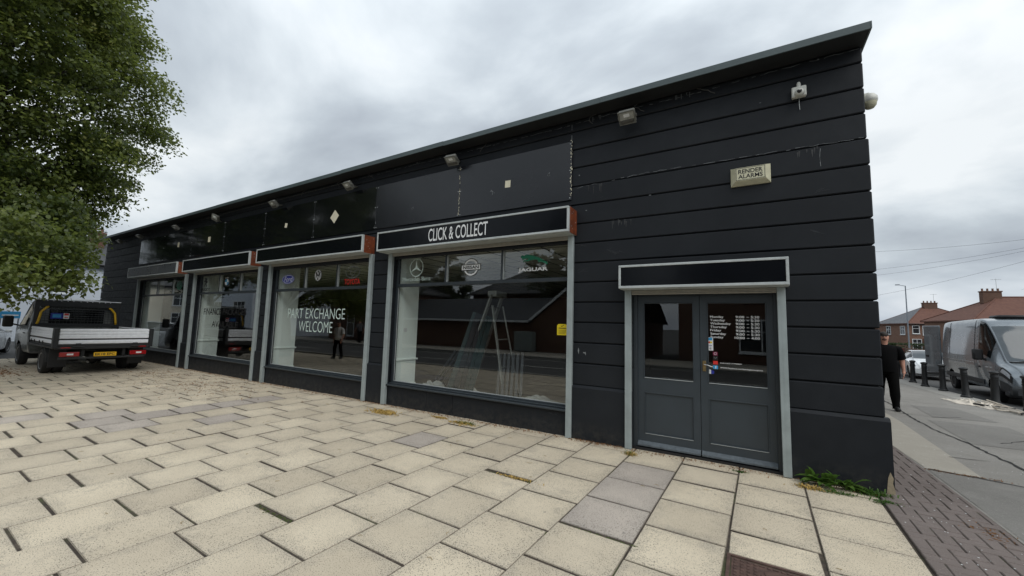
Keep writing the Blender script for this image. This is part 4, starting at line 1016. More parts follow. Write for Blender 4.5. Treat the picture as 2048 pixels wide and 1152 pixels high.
# ------------------------------------------------------------------ vehicles
def pchip(xs, ys, x):
    xs = np.asarray(xs, float); ys = np.asarray(ys, float); h = np.diff(xs); d = np.diff(ys)/h; m = np.zeros_like(ys)
    for i in range(1, len(xs)-1):
        if d[i-1]*d[i] > 0: w1 = 2*h[i]+h[i-1]; w2 = h[i]+2*h[i-1]; m[i] = (w1+w2)/(w1/d[i-1]+w2/d[i])
    m[0], m[-1] = d[0], d[-1]
    i = np.clip(np.searchsorted(xs, x)-1, 0, len(xs)-2); t = (x-xs[i])/h[i]
    return (2*t**3-3*t**2+1)*ys[i]+(t**3-2*t**2+t)*h[i]*m[i]+(-2*t**3+3*t**2)*ys[i+1]+(t**3-t**2)*h[i]*m[i+1]
RV = [0, 1, 2, 3, 4, 5, 6, 7]
class Body:
    """lofted shell: stations give zb (sill), zbelt, zroof, half widths; forward = +x"""
    def __init__(s, st, nu=64, sub=4, wheels=(), wr=.36):
        st = np.array(st, float); xs = st[:, 0]
        ks = np.unique(np.concatenate([np.linspace(xs[0], xs[-1], nu), xs])); s.xs = ks
        zb, zbelt, zr, wb, wbelt, wr_ = [pchip(xs, st[:, i], ks) for i in range(1, 7)]
        P = []
        for i, x in enumerate(ks):
            up_ = zr[i]-zbelt[i]; e_ = min(.10, .35*up_)
            ring_ = [(0, zb[i]), (wb[i]*.93, zb[i]), (wb[i], zb[i]+.05), ((wb[i]+wbelt[i])/2+.012, (zb[i]+zbelt[i])/2), (wbelt[i], zbelt[i]),
                     (wr_[i]+.01, zr[i]-e_*1.6), (wr_[i]-.045, zr[i]-e_*.35), (wr_[i]*.6, zr[i]-.01), (0, zr[i])]
            v = np.arange(9); vv = np.linspace(0, 8, 8*sub+1)
            yy = pchip(v, [r[0] for r in ring_], vv); zz2 = pchip(v, [r[1] for r in ring_], vv)
            P.append(np.stack([np.full_like(yy, x), yy, zz2], 1))
        s.P = np.array(P); s.sub = sub; s.vv = vv; s.wheels = wheels; s.R = wr
    def shell(s, name, mat, parent, smooth=32):
        P = s.P.copy(); nu, nv = P.shape[:2]; kill = np.zeros((nu-1, nv-1), bool)
        for wx, wz in s.wheels:
            for i in range(nu-1):
                for j in range(nv-1):
                    c = P[i:i+2, j:j+2].reshape(-1, 3).mean(0)
                    if (c[0]-wx)**2+(c[2]-wz)**2 < s.R**2 and s.vv[j] < 4: kill[i, j] = True
            for i in range(nu):
                for j in range(nv):
                    d = math.hypot(P[i, j, 0]-wx, P[i, j, 2]-wz)
                    if abs(d-s.R) < .07 and s.vv[j] > .9 and s.vv[j] <= 4:
                        k = s.R/max(d, 1e-6); P[i, j, 0] = wx+(P[i, j, 0]-wx)*k; P[i, j, 2] = wz+(P[i, j, 2]-wz)*k
        b = MB()
        for sy in (1, -1):
            vs = [(p[0], p[1]*sy, p[2]) for row in P for p in row]
            b.add(vs, [(i*nv+j, (i+1)*nv+j, (i+1)*nv+j+1, i*nv+j+1)[::sy] for i in range(nu-1) for j in range(nv-1) if not kill[i, j]])
        for i, sgn in ((0, 1), (nu-1, -1)):
            r = [tuple(p) for p in P[i]]+[(p[0], -p[1], p[2]) for p in P[i][::-1]]
            b.add(r, [tuple(range(len(r)))[::sgn]])
        me = b.mesh(name, mat, False); bm = bmesh.new(); bm.from_mesh(me); bmesh.ops.remove_doubles(bm, verts=bm.verts, dist=.0008); bmesh.ops.recalc_face_normals(bm, faces=bm.faces); bm.to_mesh(me); bm.free()
        me.polygons.foreach_set('use_smooth', [True]*len(me.polygons)); me.set_sharp_from_angle(angle=R(smooth))
        return link(name, me, parent)
    def patchm(s, name, mat, parent, x0, x1, v0, v1, side, off=.006, lean=0, cond=None):
        """piece of the shell between x and ring parameters, lifted off as its own panel"""
        P = s.P; nu, nv = P.shape[:2]; b = MB(); vs = []; m = 10; n = 14
        sides = (1, -1) if side == 0 else (side,)
        for sy in sides:
            vs = []
            for a in range(n+1):
                for c in range(m+1):
                    v = v0+(v1-v0)*c/m; xa = x0+(lean*(c/m) if lean else 0); x = xa+(x1-xa)*a/n
                    i = int(np.clip(np.searchsorted(s.xs, x)-1, 0, nu-2)); tx = (x-s.xs[i])/(s.xs[i+1]-s.xs[i])
                    q = v*s.sub; j = int(min(q, nv-2)); tv = q-j
                    p = (P[i, j]*(1-tx)+P[i+1, j]*tx)*(1-tv)+(P[i, j+1]*(1-tx)+P[i+1, j+1]*tx)*tv
                    du = P[i+1, j]-P[i, j]; dv = P[i, j+1]-P[i, j]; nn = np.cross(du, dv); nn = nn/(np.linalg.norm(nn)+1e-9)
                    if nn[1] < 0 and abs(nn[1]) > .5: nn = -nn
                    if nn[2] < 0 and abs(nn[2]) > .5: nn = -nn
                    if nn[0]*1 < 0 and abs(nn[0]) > .8: nn = -nn
                    p = p+nn*off; vs.append((p[0], p[1]*sy, p[2]))
            b.add(vs, [(a*(m+1)+c, (a+1)*(m+1)+c, (a+1)*(m+1)+c+1, a*(m+1)+c+1) for a in range(n) for c in range(m)])
        return b.build(name, mat, parent, smooth=True)
def wheel(parent, x, y, r, w, side, steel=False, zc=None):
    """tyre with rim as a part, lying across y; side = +1/-1 outward"""
    T = Matrix.Translation((x, y, zc if zc is not None else r)) @ Matrix.Rotation(R(-90*side), 4, 'X')
    b = MB(); b.lathe([(r*.62, w/2-.01), (r*.70, w/2), (r*.93, w/2-.005), (r, w/2-.04), (r, -w/2+.04), (r*.93, -w/2), (r*.6, -w/2)], 28, T); tyre = b.build('wheel', M_TYRE, parent, smooth=40)
    b = MB(); b.lathe([(0, w*.22), (r*.16, w*.24), (r*.2, w*.10 if not steel else w*.2), (r*.55, w*.02 if not steel else w*.1), (r*.58, w/2-.012), (r*.645, w/2-.004), (r*.65, -w*.3)], 28, T)
    if not steel:
        for k in range(5):
            a = 2*math.pi*k/5; A = T @ Matrix.Rotation(a, 4, 'Z'); b.box(r*.1, r*.6, -r*.055, r*.055, w*.10, w*.30, A)
    rim = MB(); rim.v, rim.f, rim.m = b.v, b.f, b.m
    o = link('rim', rim.mesh('rim', M_RIM, 40), tyre)
    return tyre
def archliner(parent, x, z, r, w):
    b = MB(); n = 14
    vs = []
    for k in range(n+1):
        a = math.pi*(-.12+1.24*k/n)
        for y in (-w, w): vs.append((x+(r+.004)*math.cos(a), y, z+(r+.004)*math.sin(a)))
    b.add(vs, [(2*k, 2*k+1, 2*k+3, 2*k+2) for k in range(n)]); b.box(x-r, x+r, -w*.62, w*.62, z-.1, z+r*.96)
    return b.build('wheel_arch', M_DARK, parent)

# --- grey flatbed truck -----------------------------------------------------
ty, tz0 = -1.88, gz(-18.5, -2)
truck = thing('flatbed_truck', 'grey dropside flatbed truck with aluminium tailboards parked beside the showroom', 'truck', (-18.15, ty, tz0), math.pi)
# local frame: +x forward (world -X), rear axle at x=0
M_TRK = simple('truck_grey_paint', lin(100, 103, 101), .3, .25, .06, 3, coat=.6)
M_CHAS = simple('black_chassis_steel', (.018, .019, .020, 1), .55, 0, .25, 12)
M_BOARD = simple('dropside_aluminium', lin(232, 236, 242), .35, .05, .07, 12)
M_GUARD = simple('dark_guard_steel', (.014, .016, .018, 1), .45, 0, .2, 9)
M_HIVIS = simple('yellow_grab_handle', lin(214, 172, 44), .45, 0, .08, 20)
M_TAIL = simple('red_tail_lens', lin(150, 14, 20), .15, 0, .1, 20, spec=.8)
M_PLATE = simple('yellow_number_plate', lin(226, 178, 38), .35, 0, .05, 20)
BX0, BX1, BW, BZ = -1.15, 1.80, .97, .84
b = MB(); b.cbox(BX0, BX1, -BW, BW, BZ-.06, BZ, .01)
b.cbox(BX0-.02, BX0+.05, -BW, BW, BZ-.13, BZ-.0605, .008)
for sy in (-1, 1): b.cbox(BX0+.06, BX1, sy*BW-.03, sy*BW+.03, BZ-.12, BZ-.0605, .008)
b.build('bed', M_CHAS, truck)
def board(x0, x1, y0, y1, name, rear):
    """ribbed dropside board"""
    e_ = bpy.data.objects.new('dropside_board', None); COL.objects.link(e_); e_.parent = truck
    zz_ = [BZ+.012, BZ+.115, BZ+.155, BZ+.265, BZ+.345, BZ+.425]
    for k, (a, c) in enumerate(((zz_[0], zz_[1]), (zz_[2], zz_[3]), (zz_[3]+.002, zz_[4]), (zz_[4]+.002, zz_[5]))):
        q = MB(); q.cbox(x0, x1, y0, y1, a, c, .012); o = link('plank', q.mesh('plank', M_BOARD), e_)
    q = MB()
    if rear: q.box(x0+.012, x1-.004, y0+.004, y1-.004, zz_[1]+.0005, zz_[2]-.0005)
    else: q.box(x0+.004, x1-.004, y0+.01, y1-.01, zz_[1]+.0005, zz_[2]-.0005)
    link('gap_strip', q.mesh('gap_strip', M_CHAS), e_); return e_
board(BX0-.012, BX0+.018, -BW+.05, BW-.05, 'tail', True)
for sy in (-1, 1): board(BX0+.16, BX1-.04, sy*BW-.015, sy*BW+.015, 'side', False)
for sy in (-1, 1):
    b = MB(); b.cbox(BX0-.035, BX0+.15, sy*(BW+.005)-.045, sy*(BW+.005)+.045, BZ-.10, BZ+.44, .006); b.build('corner_post', M_GUARD, truck)
    b = MB(); b.cbox(BX1-.05, BX1+.04, sy*BW-.03, sy*BW+.03, BZ-.06, BZ+.44, .006); b.build('corner_post', M_GUARD, truck)
for y in (-.62, .55):
    b = MB(); b.cbox(BX0-.045, BX0-.0125, y-.05, y+.05, BZ-.05, BZ+.03, .004); b.tube((BX0-.04, y-.1, BZ-.065), (BX0-.04, y+.1, BZ-.065), .016); b.build('hinge', M_CHAS, truck)
for x in (0.1, .5, 1.1, 1.5):
    for sy in (-1, 1):
        b = MB(); b.cbox(x-.02, x+.02, sy*(BW+.02)-.012, sy*(BW+.02)+.012, BZ-.03, BZ+.06, .004); b.build('hinge', M_CHAS, truck)
for sy in (-1, 1):
    b = MB(); b.box(BX0-.026, BX0-.0215, sy*.78-.09, sy*.78+.09, BZ-.10, BZ-.07); b.build('reflector', M_TAIL, truck)
# headboard guard with mesh window, ladder rail, grab handles
HX = 1.86; HT = BZ+1.27
b = MB()
b.cbox(HX-.02, HX+.03, -BW+.02, BW-.02, BZ+.42, BZ+.52, .006); b.cbox(HX-.02, HX+.03, -BW+.02, BW-.02, HT-.23, HT-.03, .006)
for sy in (-1, 1): b.cbox(HX-.021, HX+.031, sy*(BW-.06)-.05, sy*(BW-.06)+.05, BZ, HT-.03, .006)
b.build('headboard', M_GUARD, truck)
b = MB(); b.cbox(HX-.03, HX+.04, -BW+.0, BW-.0, HT-.029, HT, .008); b.build('top_rail', M_BOARD, truck)
b = MB()
for k in range(11):
    y = -.72+k*.144+(.02 if k % 3 == 0 else 0); b.sphere((HX-.024, y, HT-.045), .006, .016, .012, 8, 5)
b.build('rail_bolt', M_BOARD, truck)
b = MB()
for k in range(6): b.tube((HX, -BW+.1, BZ+.60+k*.075), (HX, BW-.1, BZ+.60+k*.075), .007)
for k in range(22): b.tube((HX+.01, -BW+.12+k*.079, BZ+.52), (HX+.01, -BW+.12+k*.079, HT-.23), .0045)
o = b.build('guard_mesh', M_GUARD, truck); o['kind'] = 'stuff'
for sy in (-1, 1):
    b = MB(); y = sy*(BW-.11)
    b.path([(HX-.03, y+sy*.02, BZ+.50), (HX-.07, y+sy*.01, BZ+.55), (HX-.07, y-sy*.03, BZ+.87), (HX-.07, y-sy*.14, BZ+1.02), (HX-.03, y-sy*.17, BZ+1.03)], .030, 8); b.build('grab_handle', M_HIVIS, truck)
b = MB(); b.box(HX-.0275, HX-.0255, .36, .62, BZ+.66, BZ+.84); b.build('warning_sticker', M_BLUE, truck)
b = MB(); b.box(HX-.0275, HX-.0255, .22, .35, BZ+.66, BZ+.84); b.build('warning_sticker', M_WHT, truck)
b = MB(); b.box(HX-.029, HX-.0278, .40, .58, BZ+.70, BZ+.80); b.build('sticker_mark', M_SKYB, truck)
b = MB(); b.box(HX-.029, HX-.0278, .235, .335, BZ+.77, BZ+.83); b.box(HX-.029, HX-.0278, .245, .325, BZ+.69, BZ+.72); b.build('sticker_mark', M_RED, truck)
# cab
cab = [(2.02, .42, 1.18, 1.95, .93, .99, .82), (2.10, .42, 1.18, 2.12, .94, 1.0, .84), (2.6, .42, 1.18, 2.18, .94, 1.01, .85), (3.1, .42, 1.18, 2.10, .94, 1.01, .84), (3.45, .42, 1.18, 1.80, .94, 1.0, .82), (3.85, .42, 1.15, 1.30, .93, .98, .80), (4.3, .40, 1.02, 1.12, .90, .93, .74), (4.5, .42, .80, .90, .82, .84, .66)]
B = Body(cab, 46, 4, ((3.25, .36),), .42); B.shell('cab', M_TRK, truck); archliner(truck, 3.25, .36, .42, .90)
for sd_ in (1, -1):
    B.patchm('side_window', M_CARG, truck, 2.28, 3.42, 4.12, 5.2, sd_, .006)
    b = MB(); b.tube((3.35, sd_*1.0, 1.25), (3.40, sd_*1.17, 1.3), .022); b.cbox(3.33, 3.45, sd_*1.24-.11, sd_*1.24+.11, 1.20, 1.56, .035); b.build('wing_mirror', M_BLACKP, truck, smooth=40)
    b = MB(); b.cbox(2.42, 2.60, sd_*1.012-.012, sd_*1.012+.012, 1.02, 1.05, .006); b.build('door_handle', M_BLACKP, truck)
B.patchm('windscreen', M_WSC, truck, 3.2, 3.82, 6.2, 8, 0, .006)
b = MB(); b.box(2.008, 2.019, -.62, .62, 1.35, 1.80); b.build('rear_window', M_CARG, truck)
for x, zc in ((3.25, .345),):
    for sy in (-1, 1): wheel(truck, x, sy*.88, .345, .20, sy)
for sy in (-1, 1): wheel(truck, 0, sy*.915, .345, .19, sy, True); wheel(truck, 0, sy*.70, .345, .19, sy, True)
b = MB()
for sy in (-1, 1): b.cbox(-1.05, 2.3, sy*.42-.035, sy*.42+.035, .50, .70, .006)
b.tube((0, -.8, .345), (0, .8, .345), .05, n=10); b.sphere((0, 0, .345), .15, .13, .15, 12, 8)
b.tube((.3, -.15, .40), (1.9, -.05, .45), .035); b.cbox(.5, 1.3, .48, .80, .40, .68, .03); b.cbox(-.9, -.35, -.3, .25, .42, .6, .05)
for x in (-1.0, -.4, .4, 1.0, 1.6): b.cbox(x-.03, x+.03, -.94, .94, .705, .775, .004)
b.build('chassis', M_CHAS, truck)
b = MB(); b.tube((-.95, .28, .33), (-.2, .30, .36), .028); b.sphere((-.5, .29, .345), .22, .07, .06, 10, 6); b.build('exhaust', M_LAMPB, truck)
b = MB(); b.cbox(-1.20, -1.145, -.86, .90, .44, .49, .006)
for sy in (-1, 1): b.cbox(-1.19, -1.10, sy*.66-.23, sy*.66+.23, .475, .50, .004)
b.build('rear_underrun_bar', M_CHAS, truck)
for sy in (-1, 1):
    e2 = MB(); e2.cbox(-1.21, -1.15, sy*.70-.185, sy*.70+.185, .515, .635, .01); tl = e2.build('tail_light', M_TAIL, truck)
    q = MB(); q.box(-1.2115, -1.2101, sy*.70-.07, sy*.70+.05, .555, .60); link('reversing_lens', q.mesh('reversing_lens', M_WHT), tl)
    b = MB(); b.cbox(-.62, -.59, sy*.80-.17, sy*.80+.17, .20, .72, .004); b.build('mudflap', M_BLACKP, truck)
    b = MB()
    n = 10; vs = []
    for k in range(n+1):
        a = math.pi*k/n
        for y in (sy*.62, sy*.99): vs.append((.43*math.cos(a), y, .34+.43*math.sin(a)*.9))
        for y in (sy*.62, sy*.99): vs.append((.445*math.cos(a), y, .34+.445*math.sin(a)*.9))
    b.add(vs, [(4*k, 4*k+1, 4*k+5, 4*k+4) for k in range(n)]+[(4*k+2, 4*k+3, 4*k+7, 4*k+6) for k in range(n)]+[(4*k+1, 4*k+3, 4*k+7, 4*k+5) for k in range(n)]); b.build('mudguard', M_CHAS, truck)
b = MB(); b.box(-1.222, -1.205, -.22, .24, .505, .615); pl = b.build('number_plate', M_PLATE, truck)
Tt = Matrix(((0, 1, 0, 0), (-1, 0, 0, 0), (0, 0, 1, 0), (0, 0, 0, 1)))
# plate letters read from behind: local -x view, text runs towards -y
Tp = Matrix.Translation((-1.2232, 0, 0)) @ Matrix(((0, 1, 0, 0), (-1, 0, 0, 0), (0, 0, 1, 0), (0, 0, 0, 1)))
o = text_mesh('EK18 EFC', -.215, .185, .525, .595, 0, mat=M_BLK, parent=pl, weight=.02, T=Tp)
o.parent = pl

# --- silver grey panel van ---------------------------------------------------
M_VAN = simple('silver_grey_van_paint', lin(124, 132, 138), .28, .35, .05, 1.5, coat=.8)
M_LOWER = simple('dark_grey_bumper_plastic', lin(44, 47, 49), .55, 0, .1, 10)
vx, vy = 6.95, 17.75
van = thing('panel_van', 'silver grey high roof panel van with its rear door open by the kerb', 'van', (vx, vy, gz(vx, 15.5)-.12), R(-90-4))
vst = [(-1.18, .42, 1.25, 2.66, .92, .97, .84), (-1.1, .40, 1.25, 2.72, .95, 1.0, .87), (.5, .40, 1.25, 2.78, .97, 1.015, .885), (2.7, .40, 1.25, 2.80, .97, 1.015, .885), (3.25, .40, 1.25, 2.72, .97, 1.01, .87),
       (3.62, .40, 1.25, 2.38, .97, 1.0, .84), (4.05, .40, 1.24, 1.82, .96, .99, .82), (4.42, .40, 1.20, 1.37, .95, .96, .80), (4.85, .38, 1.06, 1.22, .93, .92, .74), (5.08, .36, .86, 1.02, .88, .86, .68), (5.14, .40, .66, .78, .8, .78, .6)]
V = Body(vst, 90, 4, ((0, .37), (3.95, .37)), .44); V.shell('body', M_VAN, van)
for x in (0, 3.95): archliner(van, x, .37, .44, .93)
V.patchm('windscreen', M_WSC, van, 3.50, 4.38, 6.0, 8, 0, .007)
for sd_ in (1, -1):
    V.patchm('side_window', M_CARG, van, 2.95, 3.86, 4.25, 5.35, sd_, .008)
    V.patchm('pressed_panel', M_VAN, van, .05, 2.55, 4.15, 5.45, sd_, -.0+.008); V.patchm('pressed_panel', M_VAN, van, -.95, -.15, 4.15, 5.45, sd_, .008)
    b = MB(); b.cbox(-1.0, 2.6, sd_*1.020-.012, sd_*1.020+.012, 1.20, 1.225, .005); b.build('slider_rail', M_CHROME, van)
    b = MB(); b.cbox(-.6, 3.3, sd_*1.0-.016, sd_*1.0+.016, .52, .68, .008); b.build('side_moulding', M_LOWER, van)
    for xx, vt in ((2.60, 5.6), (2.80, 5.4), (-.05, 5.5)): V.patchm('door_seam', M_DARK, van, xx, xx+.014, .9, vt, sd_, .0105)
    V.patchm('headlight_surround', M_BLACKP, van, 4.40, 5.04, 3.25, 4.15, sd_, .011, .2)
    V.patchm('headlight', simple('headlamp_lens', lin(205, 212, 218), .12, .2, .15, 30, spec=1), van, 4.50, 4.98, 3.5, 3.95, sd_, .016, .15)
    V.patchm('bumper_corner', M_LOWER, van, 4.42, 5.12, .8, 2.9, sd_, .012)
    b = MB(); b.cbox(2.90, 3.08, sd_*1.02-.016, sd_*1.02+.016, 1.07, 1.12, .008); b.build('door_handle', M_BLACKP, van)
    b = MB(); b.cbox(3.42, 3.60, sd_*1.17-.12, sd_*1.17+.12, 1.34, 1.72, .04); b.tube((3.55, sd_*.98, 1.35), (3.52, sd_*1.12, 1.42), .04); b.build('wing_mirror', M_BLACKP, van, smooth=40)
    for x in (0, 3.95): wheel(van, x, sd_*.87, .36, .22, sd_)
b = MB(); b.cbox(4.70, 5.20, -.93, .93, .30, .66, .08); b.cbox(4.6, 5.0, -.95, .95, .28, .5, .05); b.build('bumper', M_LOWER, van, smooth=40)
b = MB(); b.cbox(5.06, 5.19, -.42, .42, .70, .92, .03); b.build('grille', M_BLACKP, van)
b = MB(); b.tube((4.50, -.7, 1.345), (4.34, .15, 1.47), .012); b.build('wiper', M_BLACKP, van)
b = MB(); b.cbox(4.36, 4.50, -.75, .75, 1.335, 1.37, .01); b.build('scuttle', M_BLACKP, van)
b = MB(); b.cbox(2.2, 3.05, -.5, .5, 2.79, 2.90, .05); b.build('roof_vent', M_BLACKP, van, smooth=40)
b = MB(); b.tube((3.22, .70, 2.64), (3.05, .70, 2.80), .012); b.sphere((3.26, .70, 2.62), .05, .07, .05, 8, 6); b.build('aerial', M_BLACKP, van)
# open rear door swung back against the kerb side  (door hinged at the rear corner, pavement side = local -y? +y)
Td = Matrix.Translation((-1.19, -1.0, 0)) @ Matrix.Rotation(R(-156), 4, 'Z')
b = MB(); b.cbox(0, .84, -.03, .03, .52, 2.58, .02, Td); od = b.build('open_door', M_VAN, van, smooth=35)
q = MB(); q.cbox(.10, .72, -.036, -.028, 1.45, 2.3, .006, Td); q.cbox(.10, .72, .028, .036, 1.45, 2.3, .006, Td); link('pressed_panel', q.mesh('pressed_panel', M_VAN), od)
q = MB(); q.cbox(.62, .76, .03, .05, 1.18, 1.26, .008, Td); link('door_handle', q.mesh('door_handle', M_BLACKP), od)
b = MB(); b.box(-1.20, -1.185, -.8, .0, .5, 2.5); b.build('load_opening', M_DARK, van)

# --- cars ---------------------------------------------------------------------
def car(name, label, paint, loc, rz, hatch=True, group=None, z=None):
    t = thing(name, label, 'car', loc, rz, group, True)
    st = [(-2.12, .38, .78, .92, .72, .76, .58), (-2.02, .26, .90, 1.06, .82, .86, .66), (-1.75, .22, .95, 1.22, .86, .89, .66), (-1.35, .20, .96, 1.38, .87, .905, .64), (-.6, .18, .95, 1.46, .87, .91, .62), (.2, .18, .94, 1.46, .87, .91, .61),
          (.62, .18, .93, 1.34, .87, .91, .62), (1.18, .19, .91, 1.02, .87, .89, .66), (1.6, .20, .86, .93, .86, .86, .64), (1.98, .22, .72, .80, .80, .79, .60), (2.14, .30, .52, .62, .68, .66, .50)]
    K = Body(st, 70, 4, ((-1.3, .32), (1.33, .32)), .36); K.shell('body', paint, t)
    for x in (-1.3, 1.33): archliner(t, x, .32, .36, .80)
    K.patchm('windscreen', M_WSC, t, .36, 1.12, 5.9, 8, 0, .006); K.patchm('rear_window', M_CARG, t, -1.86, -1.38, 5.9, 8, 0, .006)
    for sd_ in (1, -1):
        K.patchm('side_window', M_CARG, t, -.42, .78, 4.15, 5.6, sd_, .006, 0); K.patchm('side_window', M_CARG, t, -1.42, -.48, 4.15, 5.6, sd_, .006)
        b = MB(); b.cbox(.55, .72, sd_*1.0-.09, sd_*1.0+.09, .92, 1.04, .03); b.build('wing_mirror', paint, t, smooth=40)
        b = MB(); T3 = Matrix.Translation((1.96, sd_*.60, .66)) @ Matrix.Rotation(R(-25*sd_), 4, 'Z'); b.cbox(-.05, .06, -.17, .17, -.05, .055, .025, T3); b.build('headlight', simple('headlamp_clear', lin(120, 128, 134), .1, .3, .2, 20, spec=1), t, smooth=40)
        b = MB(); T3 = Matrix.Translation((-2.0, sd_*.70, .84)) @ Matrix.Rotation(R(25*sd_), 4, 'Z'); b.cbox(-.06, .05, -.10, .10, -.09, .08, .025, T3); b.build('tail_light', M_TAIL, t, smooth=40)
        for x in (-1.3, 1.33): wheel(t, x, sd_*.78, .315, .2, sd_)
        for xx in (.80, -.45): 
            b = MB(); b.box(xx-.004, xx+.004, sd_*.905-.003, sd_*.905+.003, .35, .92); b.build('door_seam', M_DARK, t)
    b = MB(); b.cbox(2.03, 2.16, -.40, .40, .30, .42, .02); b.build('grille', M_BLACKP, t)
    b = MB(); b.box(2.155, 2.17, -.26, .26, .45, .55); b.build('number_plate', M_WHT, t)
    return t
M_CWHITE = simple('white_car_paint', lin(214, 218, 220), .25, 0, .03, 3, coat=.8); M_CRED = simple('dark_red_car_paint', lin(118, 22, 34), .25, 0, .05, 3, coat=.8); M_CSIL = simple('silver_car_paint', lin(150, 156, 160), .28, .4, .05, 3, coat=.8)
M_CBLK = simple('black_car_paint', lin(24, 25, 28), .22, 0, .05, 3, coat=.8)
car('parked_car', 'white hatchback parked behind the silver van', M_CWHITE, (7.25, 25.3, gz(7, 24)-.12), R(-90-8))
car('parked_car', 'dark red car parked beyond the white hatchback', M_CRED, (8.3, 37.5, gz(8, 36)-.12), R(-90))
car('parked_car', 'silver car at the end of the row by the brick houses', M_CSIL, (9.2, 44.5, gz(8, 44)-.12), R(-90))
car('parked_car', 'white hatchback beyond the flatbed truck with its red tail light in view', M_CWHITE, (-28.2, -3.35, gz(-27, -3)-.10), R(160))
car('parked_car', 'pale car farther behind, under the low leaves', M_CSIL, (-35.5, -3.6, gz(-30, -3)-.12), R(100))

# ------------------------------------------------------------------ bollards
M_BOL = simple('black_iron_bollard', (.010, .011, .012, 1), .5, 0, .2, 14, .15, 60)
bp = [(4.83, 18.09, 'bollard farthest up the street, beside the white hatchback'), (4.70, 16.23, 'bollard before the nose of the white hatchback'), (4.75, 14.70, 'bollard by the open rear door of the van'), (4.70, 12.78, 'bollard between the wheels of the van'),
      (4.72, 11.1, 'bollard by the front wheel of the van, behind the cloth bundle'), (4.62, 9.27, 'bollard nearest the camera at the right end of the row'), (4.80, 19.9, 'bollard half hidden behind the hand of the walking man')]
b = MB(); b.lathe([(.135, 0), (.13, .05), (.105, .075), (.10, .11), (.086, .15), (.076, .74), (.083, .76), (.083, .80), (.076, .815), (.078, .86), (.10, .885), (.108, .905), (.10, .925), (.06, .95), (0, .96)], 12)
pb = thing('bollard', bp[0][2], 'bollard', (0, 0, 0), 0, 'black bollards along the side street kerb')
b.build('post', M_BOL, pb, smooth=35)
b = MB(); b.lathe([(.088, .70), (.089, .705), (.089, .725), (.088, .73)], 12); b.build('collar', M_BOL, pb)
for i, (x, y, lab) in enumerate(bp):
    o = pb if i == 0 else copy_tree(pb)
    o.location = (x, y, gz(x, y)); o['label'] = lab; o.rotation_euler = (R(rnd.uniform(-1.5, 1.5)), R(rnd.uniform(-2.5, 2.5)), 0)

# folded sun-lounger frame wrapped in dirty cloth on the pavement
t = thing('cloth_bundle', 'dirty white cloth and folded white frame dumped by the bollards', 'bundle', (4.25, 10.4, gz(4.2, 10.4)))
M_DCLOTH = simple('dirty_white_cloth', lin(205, 196, 182), .85, 0, .2, 7, .4, 40)
o = heap('cloth', '', None, 3.75, 4.25, 10.3, 11.5, None, .17, M_DCLOTH, 11, parent=t); o = heap('cloth', '', None, 4.05, 4.55, 9.65, 10.5, None, .12, M_DCLOTH, 15, parent=t)
b = MB(); zf = gz(4.3, 10)+.06
for k in range(4): b.tube((4.12+k*.09, 10.6, zf+.03*k), (4.35+k*.06, 9.0+k*.05, zf+.01), .018)
b.tube((4.1, 9.3, zf), (4.6, 9.25, zf), .016); b.build('folded_frame', M_DCLOTH, t)
b = MB(); b.tube((4.0, 10.2, zf), (4.5, 9.5, zf+.03), .022); b.tube((4.35, 8.9, zf), (4.5, 9.1, zf+.02), .02); b.build('dark_strut', M_BLACKP, t)

# ------------------------------------------------------------------ people
def skin(name, chain, mat, parent, sub=2, closed_root=0):
    """chain: dict of verts {key:(co, radius or (rx,ry))}, edges list"""
    V_, E_ = chain; keys = list(V_); idx = {k: i for i, k in enumerate(keys)}
    me = bpy.data.meshes.new(name); me.from_pydata([V_[k][0] for k in keys], [(idx[a], idx[c]) for a, c in E_], [])
    ob = bpy.data.objects.new(name, me); COL.objects.link(ob)
    sm = ob.modifiers.new('s', 'SKIN'); sm.use_smooth_shade = True; sm.branch_smoothing = .6
    for i, k in enumerate(keys):
        r = V_[k][1]; me.skin_vertices[0].data[i].radius = r if isinstance(r, tuple) else (r, r)
        me.skin_vertices[0].data[i].use_root = (i == closed_root)
    ss = ob.modifiers.new('u', 'SUBSURF'); ss.levels = sub; ss.render_levels = sub
    dg = bpy.context.evaluated_depsgraph_get(); m2 = bpy.data.meshes.new_from_object(ob.evaluated_get(dg)); bpy.data.objects.remove(ob)
    m2.name = name; m2.materials.clear(); m2.materials.append(mat); m2.polygons.foreach_set('use_smooth', [True]*len(m2.polygons))
    return link(name, m2, parent)
M_SKIN = simple('skin', lin(186, 138, 118), .55, 0, .06, 20); M_HAIR = simple('dark_hair', (.02, .015, .012, 1), .7, 0, .3, 60)
M_TSH = simple('black_cotton', (.004, .004, .0045, 1), .85, 0, .2, 12, .3, 40, spec=.08); M_TRO = simple('black_trousers', (.0035, .0035, .0035, 1), .9, 0, .25, 12, .3, 40, spec=.08)
M_SHOE = simple('black_boot', (.008, .008, .008, 1), .6, 0, .2, 20)
def loft(b, rings, n=14):
    """rings: (centre, rx, ry) ellipses lying across the path"""
    vs = []; C_ = [Vector(r[0]) for r in rings]
    for i, (c, rx, ry) in enumerate(rings):
        d = (C_[min(i+1, len(C_)-1)]-C_[max(i-1, 0)]).normalized(); y = Vector((0, 1, 0)); y = (y-d*y.dot(d)); y = y.normalized() if y.length > .1 else Vector((0, 0, 1)); x = y.cross(d)
        for k in range(n): a = 2*math.pi*k/n; vs.append(Vector(c)+x*rx*math.cos(a)+y*ry*math.sin(a))
    fs = [(i*n+k, i*n+(k+1) % n, (i+1)*n+(k+1) % n, (i+1)*n+k) for i in range(len(rings)-1) for k in range(n)]
    fs += [tuple(range(n)), tuple(range((len(rings)-1)*n, len(rings)*n))]
    return b.add(vs, fs)
